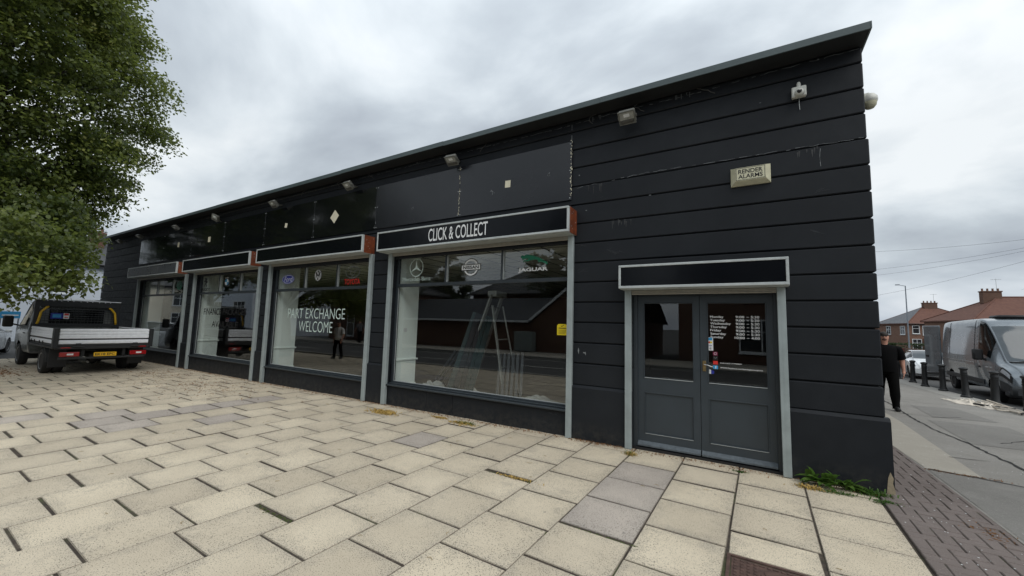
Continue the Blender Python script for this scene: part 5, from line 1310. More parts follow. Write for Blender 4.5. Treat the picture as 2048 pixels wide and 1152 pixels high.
def person(label, loc, rz, h=1.8, top=M_TSH, trousers=M_TRO, fat=1.15, stride=.14, arm=.12, skinm=None, bend=-.04):
    t = thing('person', label, 'person', loc, rz, local=True)
    k = h/1.8; f = fat; s_ = stride
    def p(x, y, z): return (x*k, y*k, z*k)
    # faces local +x ; y left
    body = {'pel': (p(0, 0, .98), (.13*f, .15*f)), 'bel': (p(.03, 0, 1.12), (.125*f, .15*f)), 'ch': (p(.0, 0, 1.32), (.12*f, .165*f)), 'nk0': (p(-.01, 0, 1.46), .075), 'nk': (p(.015, 0, 1.535), .068), 'hd0': (p(.035, 0, 1.60), (.078, .068)), 'hd1': (p(.04, 0, 1.67), (.095, .076)), 'hd2': (p(.03, 0, 1.735), (.085, .070)), 'hd3': (p(.025, 0, 1.775), (.05, .045))}
    E_ = [('pel', 'bel'), ('bel', 'ch'), ('ch', 'nk0'), ('nk0', 'nk'), ('nk', 'hd0'), ('hd0', 'hd1'), ('hd1', 'hd2'), ('hd2', 'hd3')]
    legs = {}; arms = {}
    for sd_, n_ in ((1, 'l'), (-1, 'r')):
        st_ = s_*sd_
        legs['hip'+n_] = (p(0, .10*sd_, .92), .092*f); legs['kn'+n_] = (p(st_*.6+.03, .115*sd_, .50), .062*f); legs['an'+n_] = (p(st_*1.2-.03, .12*sd_, .09), .042); legs['to'+n_] = (p(st_*1.2+.14, .135*sd_, .035), .034)
        E_ += [('pel', 'hip'+n_), ('hip'+n_, 'kn'+n_), ('kn'+n_, 'an'+n_), ('an'+n_, 'to'+n_)]
        aa = -arm*sd_
        arms['sh'+n_] = (p(-.01, .205*sd_*min(f, 1.1), 1.425), .065*f); arms['el'+n_] = (p(aa*.5-.03, .30*sd_, 1.14), .047*f); arms['wr'+n_] = (p(aa+.05, .315*sd_, .90), .031); arms['pm'+n_] = (p(aa+.075, .31*sd_, .83), (.03, .042))
        E_ += [('ch', 'sh'+n_), ('sh'+n_, 'el'+n_), ('el'+n_, 'wr'+n_), ('wr'+n_, 'pm'+n_)]
    body.update(legs); body.update(arms)
    for key in ('hd0', 'hd1', 'hd2', 'hd3'): body[key] = (body[key][0], tuple(r*k for r in body[key][1]))
    skin('body', (body, E_), skinm or M_SKIN, t)
    # fingers and thumb, each a short chain rooted in the palm
    for sd_, n_ in ((1, 'l'), (-1, 'r')):
        c = Vector(arms['pm'+n_][0])
        for q, (dx, ln) in enumerate(((-.03, .062), (-.010, .074), (.010, .070), (.028, .055))):
            skin('finger', ({'a': (tuple(c+Vector((dx*k, 0, -.005))), .0095), 'b': (tuple(c+Vector((dx*k+.004, -sd_*.006, -.05*k))), .0085), 'c': (tuple(c+Vector((dx*k+.006, -sd_*.028, -(.045+ln)*k))), .007)}, [('a', 'b'), ('b', 'c')]), skinm or M_SKIN, t, 1)
        skin('thumb', ({'a': (tuple(c+Vector((.02*k, 0, .02))), .011), 'b': (tuple(c+Vector((.052*k, -sd_*.01, -.015))), .010), 'c': (tuple(c+Vector((.06*k, -sd_*.02, -.05))), .008)}, [('a', 'b'), ('b', 'c')]), skinm or M_SKIN, t, 1)
    b = MB()
    loft(b, [(p(0, 0, .90), .150*f*k, .185*f*k), (p(.01, 0, .97), .152*f*k, .182*f*k), (p(.03, 0, 1.08), .152*f*k, .172*f*k), (p(.03, 0, 1.18), .148*f*k, .172*f*k), (p(.01, 0, 1.30), .140*f*k, .185*f*k), (p(0, 0, 1.40), .125*f*k, .195*f*k), (p(-.005, 0, 1.46), .095*f*k, .165*f*k), (p(-.005, 0, 1.505), .078*k, .095*k), (p(0, 0, 1.53), .066*k, .070*k)], 20)
    for sd_, n_ in ((1, 'l'), (-1, 'r')):
        a = Vector(arms['sh'+n_][0]); c = Vector(arms['el'+n_][0]); i_ = Vector(p(-.005, .09*sd_, 1.45)); a = a-Vector((0, 0, .025*k))
        loft(b, [(i_, .045*k, .045*k), (i_.lerp(a, .55), .066*k, .062*k), (a, .074*f*k, .072*f*k), (a.lerp(c, .3), .082*f*k, .080*f*k), (a.lerp(c, .62), .076*f*k, .074*f*k), (a.lerp(c, .86), .074*f*k, .072*f*k)], 14)
    b.build('t_shirt', top, t, smooth=50)
    b = MB(); loft(b, [(p(.01, 0, 1.04), .135*f*k, .160*f*k), (p(0, 0, .96), .142*f*k, .172*f*k), (p(0, 0, .88), .135*f*k, .172*f*k), (p(0, 0, .81), .09*f*k, .13*f*k)], 18)
    for n_ in 'lr':
        h_ = Vector(legs['hip'+n_][0]); kn = Vector(legs['kn'+n_][0]); a = Vector(legs['an'+n_][0])
        loft(b, [(h_+Vector((0, 0, .03)), .105*f*k, .095*f*k), (h_.lerp(kn, .3), .102*f*k, .096*f*k), (h_.lerp(kn, .7), .088*f*k, .082*f*k), (kn, .080*f*k, .076*f*k), (kn.lerp(a, .4), .078*f*k, .074*f*k), (kn.lerp(a, .8), .070*k, .068*k), (a+Vector((.01, 0, -.01)), .074*k, .066*k), (a+Vector((.015, 0, -.045)), .076*k, .066*k)], 14)
    b.build('trousers', trousers, t, smooth=50)
    for n_ in 'lr':
        a = Vector(legs['an'+n_][0]); c = Vector(legs['to'+n_][0])
        skin('shoe', ({'h': (tuple(a+Vector((-.04, 0, -.03))), (.056, .058)), 'm': (tuple(a.lerp(c, .5)+Vector((0, 0, -.01))), (.054, .058)), 't': (tuple(c+Vector((.025, 0, .01))), (.046, .052))}, [('h', 'm'), ('m', 't')]), M_SHOE, t)
    # hair cap, face
    hc = Vector(body['hd2'][0]); b = MB(); b.sphere((hc.x-.008, 0, hc.z-.012), .103*k, .083*k, .082*k, 16, 10)
    hm_ = [v for v in b.v]; fs = [f_ for f_ in b.f if not all(b.v[i][2] < hc.z-.012 and b.v[i][0] > hc.x-.03 for i in f_) and not any(b.v[i][2] < hc.z-.06 for i in f_)]
    b.f = fs; b.m = [0]*len(fs); off = t.location.copy(); t.location = (0, 0, 0); b.build('hair', M_HAIR, t, smooth=True)
    he = Vector(body['hd1'][0]); fx = he.x+.090*k
    b = MB(); b.sphere((fx+.006, 0, he.z-.005), .020, .013, .026, 8, 6); b.build('nose', skinm or M_SKIN, t, smooth=True)
    for sd_ in (1, -1):
        b = MB(); b.sphere((he.x+.005, sd_*.076*k, he.z), .020, .010, .032, 8, 6); b.build('ear', skinm or M_SKIN, t, smooth=True)
        b = MB(); b.sphere((fx-.006, sd_*.030, he.z+.022), .008, .013, .007, 8, 6); b.build('eye', M_HAIR, t)
        b = MB(); b.cbox(fx-.012, fx+.002, sd_*.032-.018, sd_*.032+.018, he.z+.040, he.z+.047, .002); b.build('eyebrow', M_HAIR, t)
    b = MB(); b.cbox(fx-.016, fx-.001, -.024, .024, he.z-.050, he.z-.042, .003); b.build('mouth', simple('lip', lin(140, 84, 78), .5, 0, .05, 20), t)
    b = MB(); b.sphere((he.x+.030, 0, he.z-.052), .054, .052, .032, 12, 8); b.build('beard', simple('stubble', lin(92, 70, 60), .8, 0, .2, 60), t, smooth=True)
    t.location = off
    return t
person('heavy set man in black t-shirt and black trousers walking round the corner', (1.645, 7.39, gz(1.6, 7.39)), R(-95), 1.86, fat=1.22, stride=.16, arm=.10)
M_WTOP = simple('white_top', lin(205, 203, 200), .85, 0, .05, 12); M_GREYT = simple('grey_jacket', lin(90, 92, 96), .85, 0, .1, 12)
person('person in white top and black trousers mirrored in the part exchange window', (-16.9, -5.3, gz(-16.9, -5)), R(75), 1.66, top=M_WTOP, fat=1.0, stride=.1)
person('person in grey jacket walking on the far side of the front road', (-26.5, -13.9, 0), R(180), 1.7, top=M_GREYT, fat=1.0, stride=.2)

# ------------------------------------------------------------------ houses
def m_brick(name, c1, c2, mort, sc=1.0):
    k = NM(name); v = k.n('ShaderNodeVectorMath', {0: k.geo.outputs['Position']}, operation='ADD').outputs[0]
    s3_ = k.n('ShaderNodeSeparateXYZ', {0: v}); xy = k.math('ADD', s3_.outputs[0], s3_.outputs[1]); cb = k.n('ShaderNodeCombineXYZ', {0: xy, 1: s3_.outputs[2], 2: 0.0}).outputs[0]
    br = k.n('ShaderNodeTexBrick', {'Vector': cb, 'Color1': c1, 'Color2': c2, 'Mortar': mort, 'Scale': 1.0, 'Mortar Size': .008, 'Brick Width': .225, 'Row Height': .075})
    n = k.noise(1.2, 4); k.color(k.mix(k.mr(n, .3, .7, 0, .35), br.outputs[0], tuple(x*.6 for x in c1[:3])+(1,))); k.rough(.88); k.bump(br.outputs['Fac'], -.4, .006); return k.m
M_BRK = m_brick('orange_brown_brick', lin(124, 88, 72), lin(106, 72, 58), lin(130, 118, 104)); M_BRK2 = m_brick('brown_brick', lin(104, 72, 56), lin(86, 58, 46), lin(110, 100, 90))
def m_tile(name, c0, c1):
    k = NM(name); P = k.geo.outputs['Position']; s3_ = k.n('ShaderNodeSeparateXYZ', {0: P}); 
    z = k.math('FRACT', k.math('MULTIPLY', s3_.outputs[2], 6.2)); n = k.noise(3, 5); n2 = k.noise(14, 3)
    c = k.mix(k.mr(n, .3, .7), c0, c1); c = k.mix(k.mr(n2, .45, .7, 0, .5), c, tuple(x*.6 for x in c0[:3])+(1,)); c = k.mix(k.mr(z, 0, .25, .55, 0), c, tuple(x*.35 for x in c0[:3])+(1,))
    k.color(c); k.rough(.85); k.bump(z, .5, .03); return k.m
M_TILER = m_tile('red_brown_roof_tiles', lin(92, 60, 50), lin(112, 76, 62)); M_TILEG = m_tile('grey_slate_roof', lin(92, 94, 98), lin(120, 122, 126)); M_TILEB = m_tile('dark_brown_roof_tiles', lin(84, 66, 56), lin(104, 82, 70)); M_TILED = m_tile('dark_grey_roof_tiles', lin(60, 62, 66), lin(80, 82, 84))
M_RENDERW = simple('white_painted_render', lin(196, 204, 214), .85, 0, .05, 2, .2, 50); M_CREAMR = simple('cream_render', lin(206, 200, 184), .85, 0, .06, 2)
M_UPVC = simple('white_window_frame', lin(216, 220, 222), .4, 0, .03, 10); M_WGL = simple('house_window_glass', (.03, .035, .04, 1), .06, 0, .3, 1, spec=.9)
def house(name, label, loc, rz, L_, D_, eave, ridge, wall, roofm, wins, hip=True, chim=(), base=-.6, soffit=.3, gable_cap=None, roofm2=None):
    """local box x 0..L_, y 0..D_ ; front faces -y. wins: (face, u, z, w, h, nx) face 'f' front (-y) or 'l' left (-x) or 'r'"""
    t = thing(name, label, 'house', loc, rz); loc0 = t.location.copy(); t.location = (0, 0, 0)
    b = MB()
    if hip: b.box(0, L_, 0, D_, base, eave)
    else: b.box(0, L_, 0, D_, base, eave); b.prism([(0, eave), (D_, eave), (D_/2, ridge-.1)], 0.0, L_, 'x')
    b.build('wall', wall, t)
    s_ = soffit; b = MB(); th = .14
    if hip:
        hr_ = min(D_, L_)/2
        vs = [(-s_, -s_, eave), (L_+s_, -s_, eave), (L_+s_, D_+s_, eave), (-s_, D_+s_, eave), (hr_ if L_ >= D_ else L_/2, D_/2, ridge), (L_-hr_ if L_ >= D_ else L_/2, D_/2, ridge)]
        b.add(vs, [(0, 1, 5, 4), (1, 2, 5), (2, 3, 4, 5), (3, 0, 4)]); b.box(-s_, L_+s_, -s_, D_+s_, eave-.16, eave-.002)
    else:
        for sy in (0, 1):
            y0 = -s_ if sy == 0 else D_+s_; 
            vs = [(-.12, y0, eave-.12), (L_+.12, y0, eave-.12), (L_+.12, D_/2, ridge), (-.12, D_/2, ridge)]; vs += [(x, y, z-th) for x, y, z in vs]
            b.add(vs, [(0, 1, 2, 3), (4, 5, 6, 7), (0, 1, 5, 4), (1, 2, 6, 5), (2, 3, 7, 6), (3, 0, 4, 7)])
    rf = b.build('roof', roofm, t)
    b = MB()
    if hip: b.tube((hr_, D_/2, ridge+.02), (L_-hr_+.01, D_/2, ridge+.02), .09); [b.tube((x, y, eave+.03), (hr_ if x < L_/2 else L_-hr_, D_/2, ridge+.03), .07) for x in (-s_, L_+s_) for y in (-s_, D_+s_)]
    else: b.tube((-.12, D_/2, ridge+.03), (L_+.12, D_/2, ridge+.03), .09)
    link('ridge_tiles', b.mesh('ridge_tiles', roofm), rf)
    b = MB(); b.tube((-s_, -s_-.05, eave-.08), (L_+s_, -s_-.05, eave-.08), .055); b.build('gutter', M_UPVC if gable_cap else M_BLACKP, t)
    if gable_cap:
        for sx in (-.13, L_+.13):
            for y0 in (-s_, D_+s_):
                q = MB(); flatbar(q, (sx, y0, eave-.16), (sx, D_/2, ridge-.04), .05, .2); q.build('barge_board', M_UPVC, t)
    for (cx, cy, cz, w) in chim:
        q = MB(); q.cbox(cx-w, cx+w, cy-.35, cy+.35, cz-1.6, cz, .01); q.cbox(cx-w-.06, cx+w+.06, cy-.41, cy+.41, cz-.14, cz+.002, .01)
        c_ = link('chimney', q.mesh('chimney', M_BRK2), rf)
        q = MB(); n_ = max(2, int(w*5))
        for j in range(n_): q.lathe([(.11, cz), (.12, cz+.04), (.095, cz+.08), (.10, cz+.30), (.115, cz+.33)], 8, Matrix.Translation((cx-w+.15+(2*w-.3)*j/(n_-1), cy, 0)))
        o = q.build('chimney_pot', M_BRK, t)
        o['kind'] = 'stuff'
        q = MB(); q.path([(cx+w*.7, cy, cz-.5), (cx+w*.7, cy, cz+1.6)], .022, 5); q.path([(cx+w*.7-.5, cy, cz+1.5), (cx+w*.7+.5, cy, cz+1.5)], .014, 5)
        for j in range(5): q.path([(cx+w*.7-.4+j*.2, cy-.22, cz+1.5), (cx+w*.7-.4+j*.2, cy+.22, cz+1.5)], .009, 5)
        q.build('tv_aerial', M_ALU, t)
    for (face, u, z, w, h_, nx) in wins:
        e_ = bpy.data.objects.new('window', None); COL.objects.link(e_); e_.parent = t
        def T_(b_, a0, a1, d0, d1, z0, z1):
            if face == 'f': b_.box(a0, a1, -d1, -d0, z0, z1)
            elif face == 'l': b_.box(-d1, -d0, a0, a1, z0, z1)
            else: b_.box(L_+d0, L_+d1, a0, a1, z0, z1)
        q = MB(); T_(q, u, u+w, .004, .02, z, z+h_); link('pane', q.mesh('pane', M_WGL), e_)
        q = MB()
        for a0, a1, z0, z1 in ((u-.05, u+.03, z-.05, z+h_+.05), (u+w-.03, u+w+.05, z-.05, z+h_+.05), (u+.031, u+w-.031, z-.05, z+.03), (u+.031, u+w-.031, z+h_-.03, z+h_+.05)): T_(q, a0, a1, .003, .06, z0, z1)
        for j in range(1, nx): T_(q, u+w*j/nx-.03, u+w*j/nx+.03, .003, .05, z+.03, z+h_-.03)
        T_(q, u+.031, u+w-.031, .003, .045, z+h_*.62, z+h_*.62+.05)
        link('frame', q.mesh('frame', M_UPVC), e_)
        q = MB(); T_(q, u-.1, u+w+.1, .003, .12, z-.12, z-.052); link('sill', q.mesh('sill', M_UPVC if wall is not M_RENDERW else M_RENDERW), e_)
    t.location = loc0
    return t
# brick semis up the side street
h = house('brick_house', 'brick house with grey and red hipped roof and white bay windows', (22.5, 88, -1.15), R(14), 11, 9, 5.0, 8.0, M_BRK, M_TILER, [('f', .5, 3.3, .9, 1.3, 1), ('f', 1.9, 3.1, 1.0, 1.5, 1), ('f', 4.4, 3.1, 2.0, 1.6, 2), ('f', .4, .6, 1.2, 1.7, 2), ('f', 2.2, .4, 3.6, 2.0, 4), ('l', 1, 3.1, 1.2, 1.4, 2), ('l', 5, 3.1, 1.2, 1.4, 2)], True, [(5.6, 4.5, 8.9, .95)])
q = MB(); q.box(2.0, 6.1, -.9, -.07, -.5, .35); q.box(2.0, 6.1, -.95, -.0, 2.45, 2.6); q.box(2.0, 2.15, -.9, -.07, .35, 2.45); q.box(5.95, 6.1, -.9, -.07, .35, 2.45)
link('bay_window', q.mesh('bay_window', M_UPVC), h)
q = MB(); q.box(2.16, 5.94, -.86, -.84, .36, 2.44); link('bay_glass', q.mesh('bay_glass', M_WGL), h)
q = MB()
for x in (2.16, 3.1, 4.05, 5.0, 5.88): q.box(x-.05, x+.05, -.91, -.861, .36, 2.44)
q.box(2.16, 5.94, -.905, -.862, 1.75, 1.82); link('bay_frame', q.mesh('bay_frame', M_UPVC), h)
q = MB(); vs = [(-.31, -.33, 5.02), (-.33, 9.3, 5.02), (4.45, 4.5, 8.05)]; q.add(vs, [(0, 2, 1)]); link('slate_hip', q.mesh('slate_hip', M_TILEG, fix=False), h)
house('brick_house', 'nearer brick house with big red hipped roof behind the silver van', (22.3, 64.0, -1.15), R(10), 15, 10, 5.0, 8.1, M_BRK, M_TILER, [('f', 1.2, 3.1, 1.6, 1.4, 2), ('f', 5, 3.1, 1.6, 1.4, 2), ('l', 2, 3.0, 1.2, 1.4, 2)], True, [(4.4, 5.0, 8.9, .9), (12.5, 5, 8.6, .9)])
house('brick_house', 'brick house on the right hand side of the side street, opposite the van', (24.5, 42.0, -1.0), R(8), 13, 10, 5.0, 8.1, M_BRK, M_TILER, [('l', 2, 3.0, 1.6, 1.4, 2), ('l', 6, 3.0, 1.6, 1.4, 2), ('l', 2, .4, 1.8, 1.6, 2)], True, [(4.4, 5.0, 8.9, .9)])
house('brick_house', 'brick house on the far side of the street nearest the front road', (24.5, 22.0, -.7), R(4), 13, 10, 5.0, 8.1, M_BRK, M_TILER, [('l', 2, 3.0, 1.6, 1.4, 2), ('l', 6, 3.0, 1.6, 1.4, 2), ('l', 2, .4, 1.8, 1.6, 2)], True, [(4.4, 5.0, 8.9, .9)])
house('brick_house', 'unseen brick house behind the showroom, added to darken the van side reflection', (.6, 17.0, -.5), R(90), 10, 9, 5.2, 7.8, M_BRK2, M_TILED, [('f', 1.5, .6, 1.8, 1.6, 2), ('f', 6, .6, 1.8, 1.6, 2), ('f', 1.5, 3.3, 1.8, 1.3, 2), ('f', 6, 3.3, 1.8, 1.3, 2)], True, [(5, 4.5, 8.6, .7)])  # unseen house added so the van side and windows reflect something dark
house('brick_house', 'second unseen brick house up the showroom side, added to darken the van side reflection', (.8, 31.0, -.8), R(90), 14, 9, 5.2, 7.8, M_BRK, M_TILED, [('f', 1.5, .6, 1.8, 1.6, 2), ('f', 7, .6, 1.8, 1.6, 2), ('f', 1.5, 3.3, 1.8, 1.3, 2), ('f', 7, 3.3, 1.8, 1.3, 2)], True, [(5, 4.5, 8.6, .7)])  # also unseen, added to extend the dark reflection along the van
b = MB(); b.cbox(14.5, 14.72, 8, 58, -1.4, .25, .01); o = b.build('garden_wall', M_BRK2); setp(o, 'low brown brick garden wall along the far pavement of the side street', 'wall')
house('rendered_house', 'cream rendered house with brown hipped roof beyond the walking man', (5.0, 70, -1.15), R(0), 8.8, 8, 3.6, 6.2, M_CREAMR, M_TILEB, [('f', 6.0, 1.2, 1.4, 1.2, 2)], True)
house('brick_house', 'small dark brick gable far down the street beside the lamp post', (15.5, 112, -1.15), R(0), 9, 8, 4.9, 7.4, M_BRK2, M_TILED, [], True)
# white rendered house beyond the truck
house('white_house', 'white rendered house with dark tiled roof beyond the flatbed truck', (-40.5, -1.2, -.15), R(90), 9.5, 10, 5.25, 7.6, M_RENDERW, M_TILED, [('f', 2.15, 3.1, .62, 1.15, 1), ('f', 2.15, .5, .8, 1.2, 1), ('f', 5.6, 3.1, .8, 1.2, 2)], False, [(4.6, 3.6, 8.0, .35)])

# ------------------------------------------------------------------ trees
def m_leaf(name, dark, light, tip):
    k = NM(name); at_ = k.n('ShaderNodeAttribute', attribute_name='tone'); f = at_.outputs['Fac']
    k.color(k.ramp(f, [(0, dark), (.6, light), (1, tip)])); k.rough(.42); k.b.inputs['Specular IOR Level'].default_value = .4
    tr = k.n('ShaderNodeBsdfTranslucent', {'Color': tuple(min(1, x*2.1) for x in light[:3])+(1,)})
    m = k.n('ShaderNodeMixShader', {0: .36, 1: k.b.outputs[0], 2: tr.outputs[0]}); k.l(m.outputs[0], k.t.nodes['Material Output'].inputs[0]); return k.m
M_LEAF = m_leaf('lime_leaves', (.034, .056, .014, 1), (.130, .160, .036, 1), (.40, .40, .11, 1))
M_LEAF2 = m_leaf('far_tree_leaves', (.012, .024, .008, 1), (.03, .05, .014, 1), (.07, .10, .03, 1))
def m_bark():
    k = NM('bark'); n = k.noise(14, 6, .7, sc=(3, 3, .6)); k.color(k.ramp(n, [(.3, (.035, .03, .024, 1)), (.7, (.11, .095, .075, 1))])); k.rough(.9); k.bump(n, .7, .02); return k.m
M_BARK = m_bark()
def leaves_mesh(name, C_, N_, size, seed, tone, mat, droop=.35):
    """C_: centres (n,3); N_: outward dirs; kite shaped folded leaves"""
    g = np.random.default_rng(seed); n = len(C_)
    ax = g.normal(size=(n, 3))*.75+N_*.55; ax[:, 2] -= droop; ax /= np.linalg.norm(ax, axis=1)[:, None]
    up_ = g.normal(size=(n, 3))*.55+np.array([0, 0, 1.]) +N_*.35; sd_ = np.cross(ax, up_); sd_ /= np.linalg.norm(sd_, axis=1)[:, None]+1e-9; nn = np.cross(sd_, ax)
    s_ = (size*g.uniform(.65, 1.3, n))[:, None]
    v = np.stack([C_-ax*s_*.5, C_+sd_*s_*.40-ax*s_*.08+nn*s_*.08, C_+ax*s_*.55-nn*s_*.05, C_-sd_*s_*.40-ax*s_*.08+nn*s_*.08], 1).reshape(-1, 3)
    me = bpy.data.meshes.new(name); me.vertices.add(4*n); me.vertices.foreach_set('co', v.ravel().astype(np.float32))
    me.loops.add(4*n); me.loops.foreach_set('vertex_index', np.arange(4*n, dtype=np.int32))
    me.polygons.add(n); me.polygons.foreach_set('loop_start', np.arange(0, 4*n, 4, dtype=np.int32)); me.polygons.foreach_set('loop_total', np.full(n, 4, dtype=np.int32))
    me.update(); a = me.attributes.new('tone', 'FLOAT', 'FACE'); a.data.foreach_set('value', np.clip(tone, 0, 1).astype(np.float32)); me.materials.append(mat); return me
def tree(name, label, base, prof, nclus, nleaf, size, mat, seed, trunk_r=.25, trunk_h=None, squash=1.0, group=None, shell=.35, crad=.55, extra=(), gapn=0):
    """prof: list of (z, radius) outline of the crown above base"""
    t = thing(name, label, 'tree', base, 0, group, True); g = np.random.default_rng(seed)
    pz = np.array([p[0] for p in prof], float); pr = np.array([p[1] for p in prof], float)
    zc = np.linspace(pz[0], pz[-1], 200); w_ = np.interp(zc, pz, pr)+.25; zs_ = g.choice(zc, nclus, p=w_/w_.sum())
    an = g.uniform(0, 2*np.pi, nclus); lob = 1+.10*np.sin(3*an+seed)+.09*np.sin(7*an+zs_*1.4)+.07*np.sin(5*an-zs_*2.3)
    rr = np.interp(zs_, pz, pr)*lob*(1-shell*g.random(nclus)**1.6); rr = np.where(g.random(nclus) < .16, rr*g.uniform(.2, .8, nclus), rr)
    cc = np.stack([rr*np.cos(an), rr*np.sin(an)*squash, zs_], 1)
    if len(extra): cc = np.concatenate([cc, np.array(extra, float)])
    nc = len(cc); mid = np.array([0, 0, (pz[0]+pz[-1])/2])
    outn = cc-mid; outn[:, 2] *= .6; outn /= np.linalg.norm(outn, axis=1)[:, None]
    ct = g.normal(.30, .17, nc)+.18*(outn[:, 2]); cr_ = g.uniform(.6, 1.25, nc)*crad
    k = nleaf//nc; idx = np.repeat(np.arange(nc), k); m = len(idx)
    d = g.normal(size=(m, 3)); d /= np.linalg.norm(d, axis=1)[:, None]; rad = g.random(m)**.55
    P = cc[idx]+d*(rad*cr_[idx])[:, None]*np.array([1.15, 1.15, .62]); P[:, 2] -= .25*((P[:, 0]-cc[idx, 0])**2+(P[:, 1]-cc[idx, 1])**2)/crad
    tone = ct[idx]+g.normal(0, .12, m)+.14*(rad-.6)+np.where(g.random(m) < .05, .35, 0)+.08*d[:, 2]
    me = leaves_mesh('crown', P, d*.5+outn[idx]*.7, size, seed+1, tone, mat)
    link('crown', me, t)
    # trunk and limbs to the clusters
    b = MB(); H = trunk_h or pz[-1]*.8; pts = []; n = 9
    for i in range(n): u = i/(n-1); pts.append(Vector((.12*math.sin(u*5+seed), .12*math.cos(u*4+seed)-.12*math.cos(seed), -.15+u*H)))
    for i in range(n-1): b.tube(pts[i], pts[i+1], trunk_r*(1-.85*i/(n-1))*(1.35 if i == 0 else 1), trunk_r*(1-.85*(i+1)/(n-1)), 10, False)
    b.build('trunk', M_BARK, t, smooth=True)
    b = MB()
    for i in g.choice(nc, min(nc, 90), replace=False):
        q = Vector(cc[i]); z0 = max(pz[0]*.6, q.z-1.2-.45*math.hypot(q.x, q.y)); z0 = min(z0, H*.95); u = (z0+.15)/H*(n-1); j = int(min(max(u, 0), n-2)); a = pts[j].lerp(pts[j+1], u-j)
        m1 = a.lerp(q, .5)+Vector((0, 0, .25)); r0 = .03+.05*(1-z0/H); b.tube(a, m1, r0, r0*.55, 6, False); b.tube(m1, q, r0*.55, .008, 5, False)
    o = b.build('limb', M_BARK, t, smooth=True); o['kind'] = 'stuff'
    return t
TB = (-19.6, -4.35, gz(-19.6, 0))
ex = []
gx = random.Random(5)
# low boughs drooping in front of the far end of the showroom
for k in range(26): ex.append((1.8+gx.uniform(-.6, .9), 1.0+gx.uniform(-.7, .6), 4.0+gx.uniform(-.5, .8)))
for k in range(14): ex.append((4.6+gx.uniform(-.6, .6), .6+gx.uniform(-.6, .6), 2.9+gx.uniform(-.5, .8)))
for k in range(9): ex.append((5.0+gx.uniform(-.5, .8), -.2+gx.uniform(-.3, .4), 2.3+gx.uniform(-.3, .5)))
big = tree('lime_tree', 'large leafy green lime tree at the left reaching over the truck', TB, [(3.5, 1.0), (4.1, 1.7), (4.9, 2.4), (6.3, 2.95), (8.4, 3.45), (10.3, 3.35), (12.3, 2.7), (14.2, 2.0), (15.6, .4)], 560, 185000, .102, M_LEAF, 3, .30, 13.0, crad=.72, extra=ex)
# sprigs at the very tips, thin and drooping
b = MB()
# reflected street trees across the front road and up the side street
tree('street_tree', 'broad leafy tree across the front road, mirrored left in the big window', (-33, -29, 0), [(2.5, 1.5), (4, 3.6), (6.5, 4.2), (8.5, 3.2), (10.3, .8)], 160, 16000, .32, M_LEAF2, 8, .25, 8, crad=.9)
tree('street_tree', 'second kerbside tree beyond the big lime tree, dark in the end sign panels', (-30.0, -5.3, -.12), [(3.6, 1.2), (5, 2.6), (7.5, 3.1), (9.5, 2.3), (11, .6)], 120, 14000, .26, M_LEAF2, 25, .22, 9, crad=.8)
tree('street_tree', 'tall tree behind the hipped brick house across the front road', (-13.0, -24.5, 0), [(3, 1.5), (5, 3.4), (8.0, 3.8), (10.5, 2.6), (12.3, .6)], 160, 16000, .32, M_LEAF2, 12, .25, 9, crad=.9)
tree('street_tree', 'leafy tree beside the front road, dark in the left hand sign panels', (-30.5, -9.0+3.2-12.5, 0), [(2.8, 2), (5, 4.2), (8.5, 4.6), (11.5, 3.4), (13.5, .8)], 160, 16000, .34, M_LEAF2, 15, .28, 10, crad=.95)
tree('street_tree', 'leafy tree behind the walking man beyond the fence', (3.5, 64, -1.1), [(1.0, .8), (2.2, 1.7), (3.4, 1.4), (4.2, .4)], 50, 7000, .22, M_LEAF2, 18, .12, 3.5, crad=.5)
tree('street_tree', 'dark evergreen tree far behind the brown roofed house', (13, 105, -1.1), [(2, 2), (5, 4), (7.6, 3), (8.6, .8)], 60, 6000, .5, M_LEAF2, 19, .2, 7, crad=1.0)
# garden hedges up the side street
def hedge(label, c, sx, sy, sz, n, size, seed, mat=M_LEAF2):
    g = np.random.default_rng(seed); P = g.uniform(-1, 1, (n, 3)); ax = g.integers(0, 3, n); P[np.arange(n), ax] = np.sign(P[np.arange(n), ax])*g.uniform(.8, 1.05, n)
    N_ = P/np.linalg.norm(P, axis=1)[:, None]; C_ = P*np.array([sx, sy, sz])+np.array([0, 0, sz])+g.normal(0, .06, (n, 3)); tone = g.normal(.42, .2, n)
    t = thing('hedge', label, 'hedge', c); link('foliage', leaves_mesh('foliage', C_, N_, size, seed, tone, mat, 0), t)
    b = MB()
    for k in range(5): x = -sx*.8+sx*1.6*k/4; b.tube((x, 0, -.1), (x*1.05, 0, sz*1.4), .05, .02)
    link('stem', b.mesh('stem', M_BARK), t); return t
hedge('bright green garden hedge behind the walking man', (8.2, 60, -1.15), 3.4, .8, 1.0, 6000, .16, 21)
hedge('low green hedge before the brick house with bay windows', (21.5, 80, -1.15), 3.5, .8, .8, 5000, .18, 22)
hedge('dark hedge at the foot of the lamp post', (13.2, 62.5, -1.15), 2.0, .8, .7, 3000, .16, 23)
# red boundary fence beyond
t = thing('garden_fence', 'dark red panel fence in front of the cream house', 'fence', (9.0, 56, -1.1)); b = MB()
for i in range(8):
    b = MB(); b.cbox(4.2+i*1.22, 5.38+i*1.22, 55.97, 56.03, -1.1, .25, .01); b.build('fence_panel', simple('red_brown_fence', lin(92, 40, 34), .8, 0, .2, 6), t)
    b = MB(); b.cbox(5.385+i*1.22, 5.415+i*1.22+.01, 55.93, 56.07, -1.15, .35, .01); b.build('fence_post', M_BARK, t)
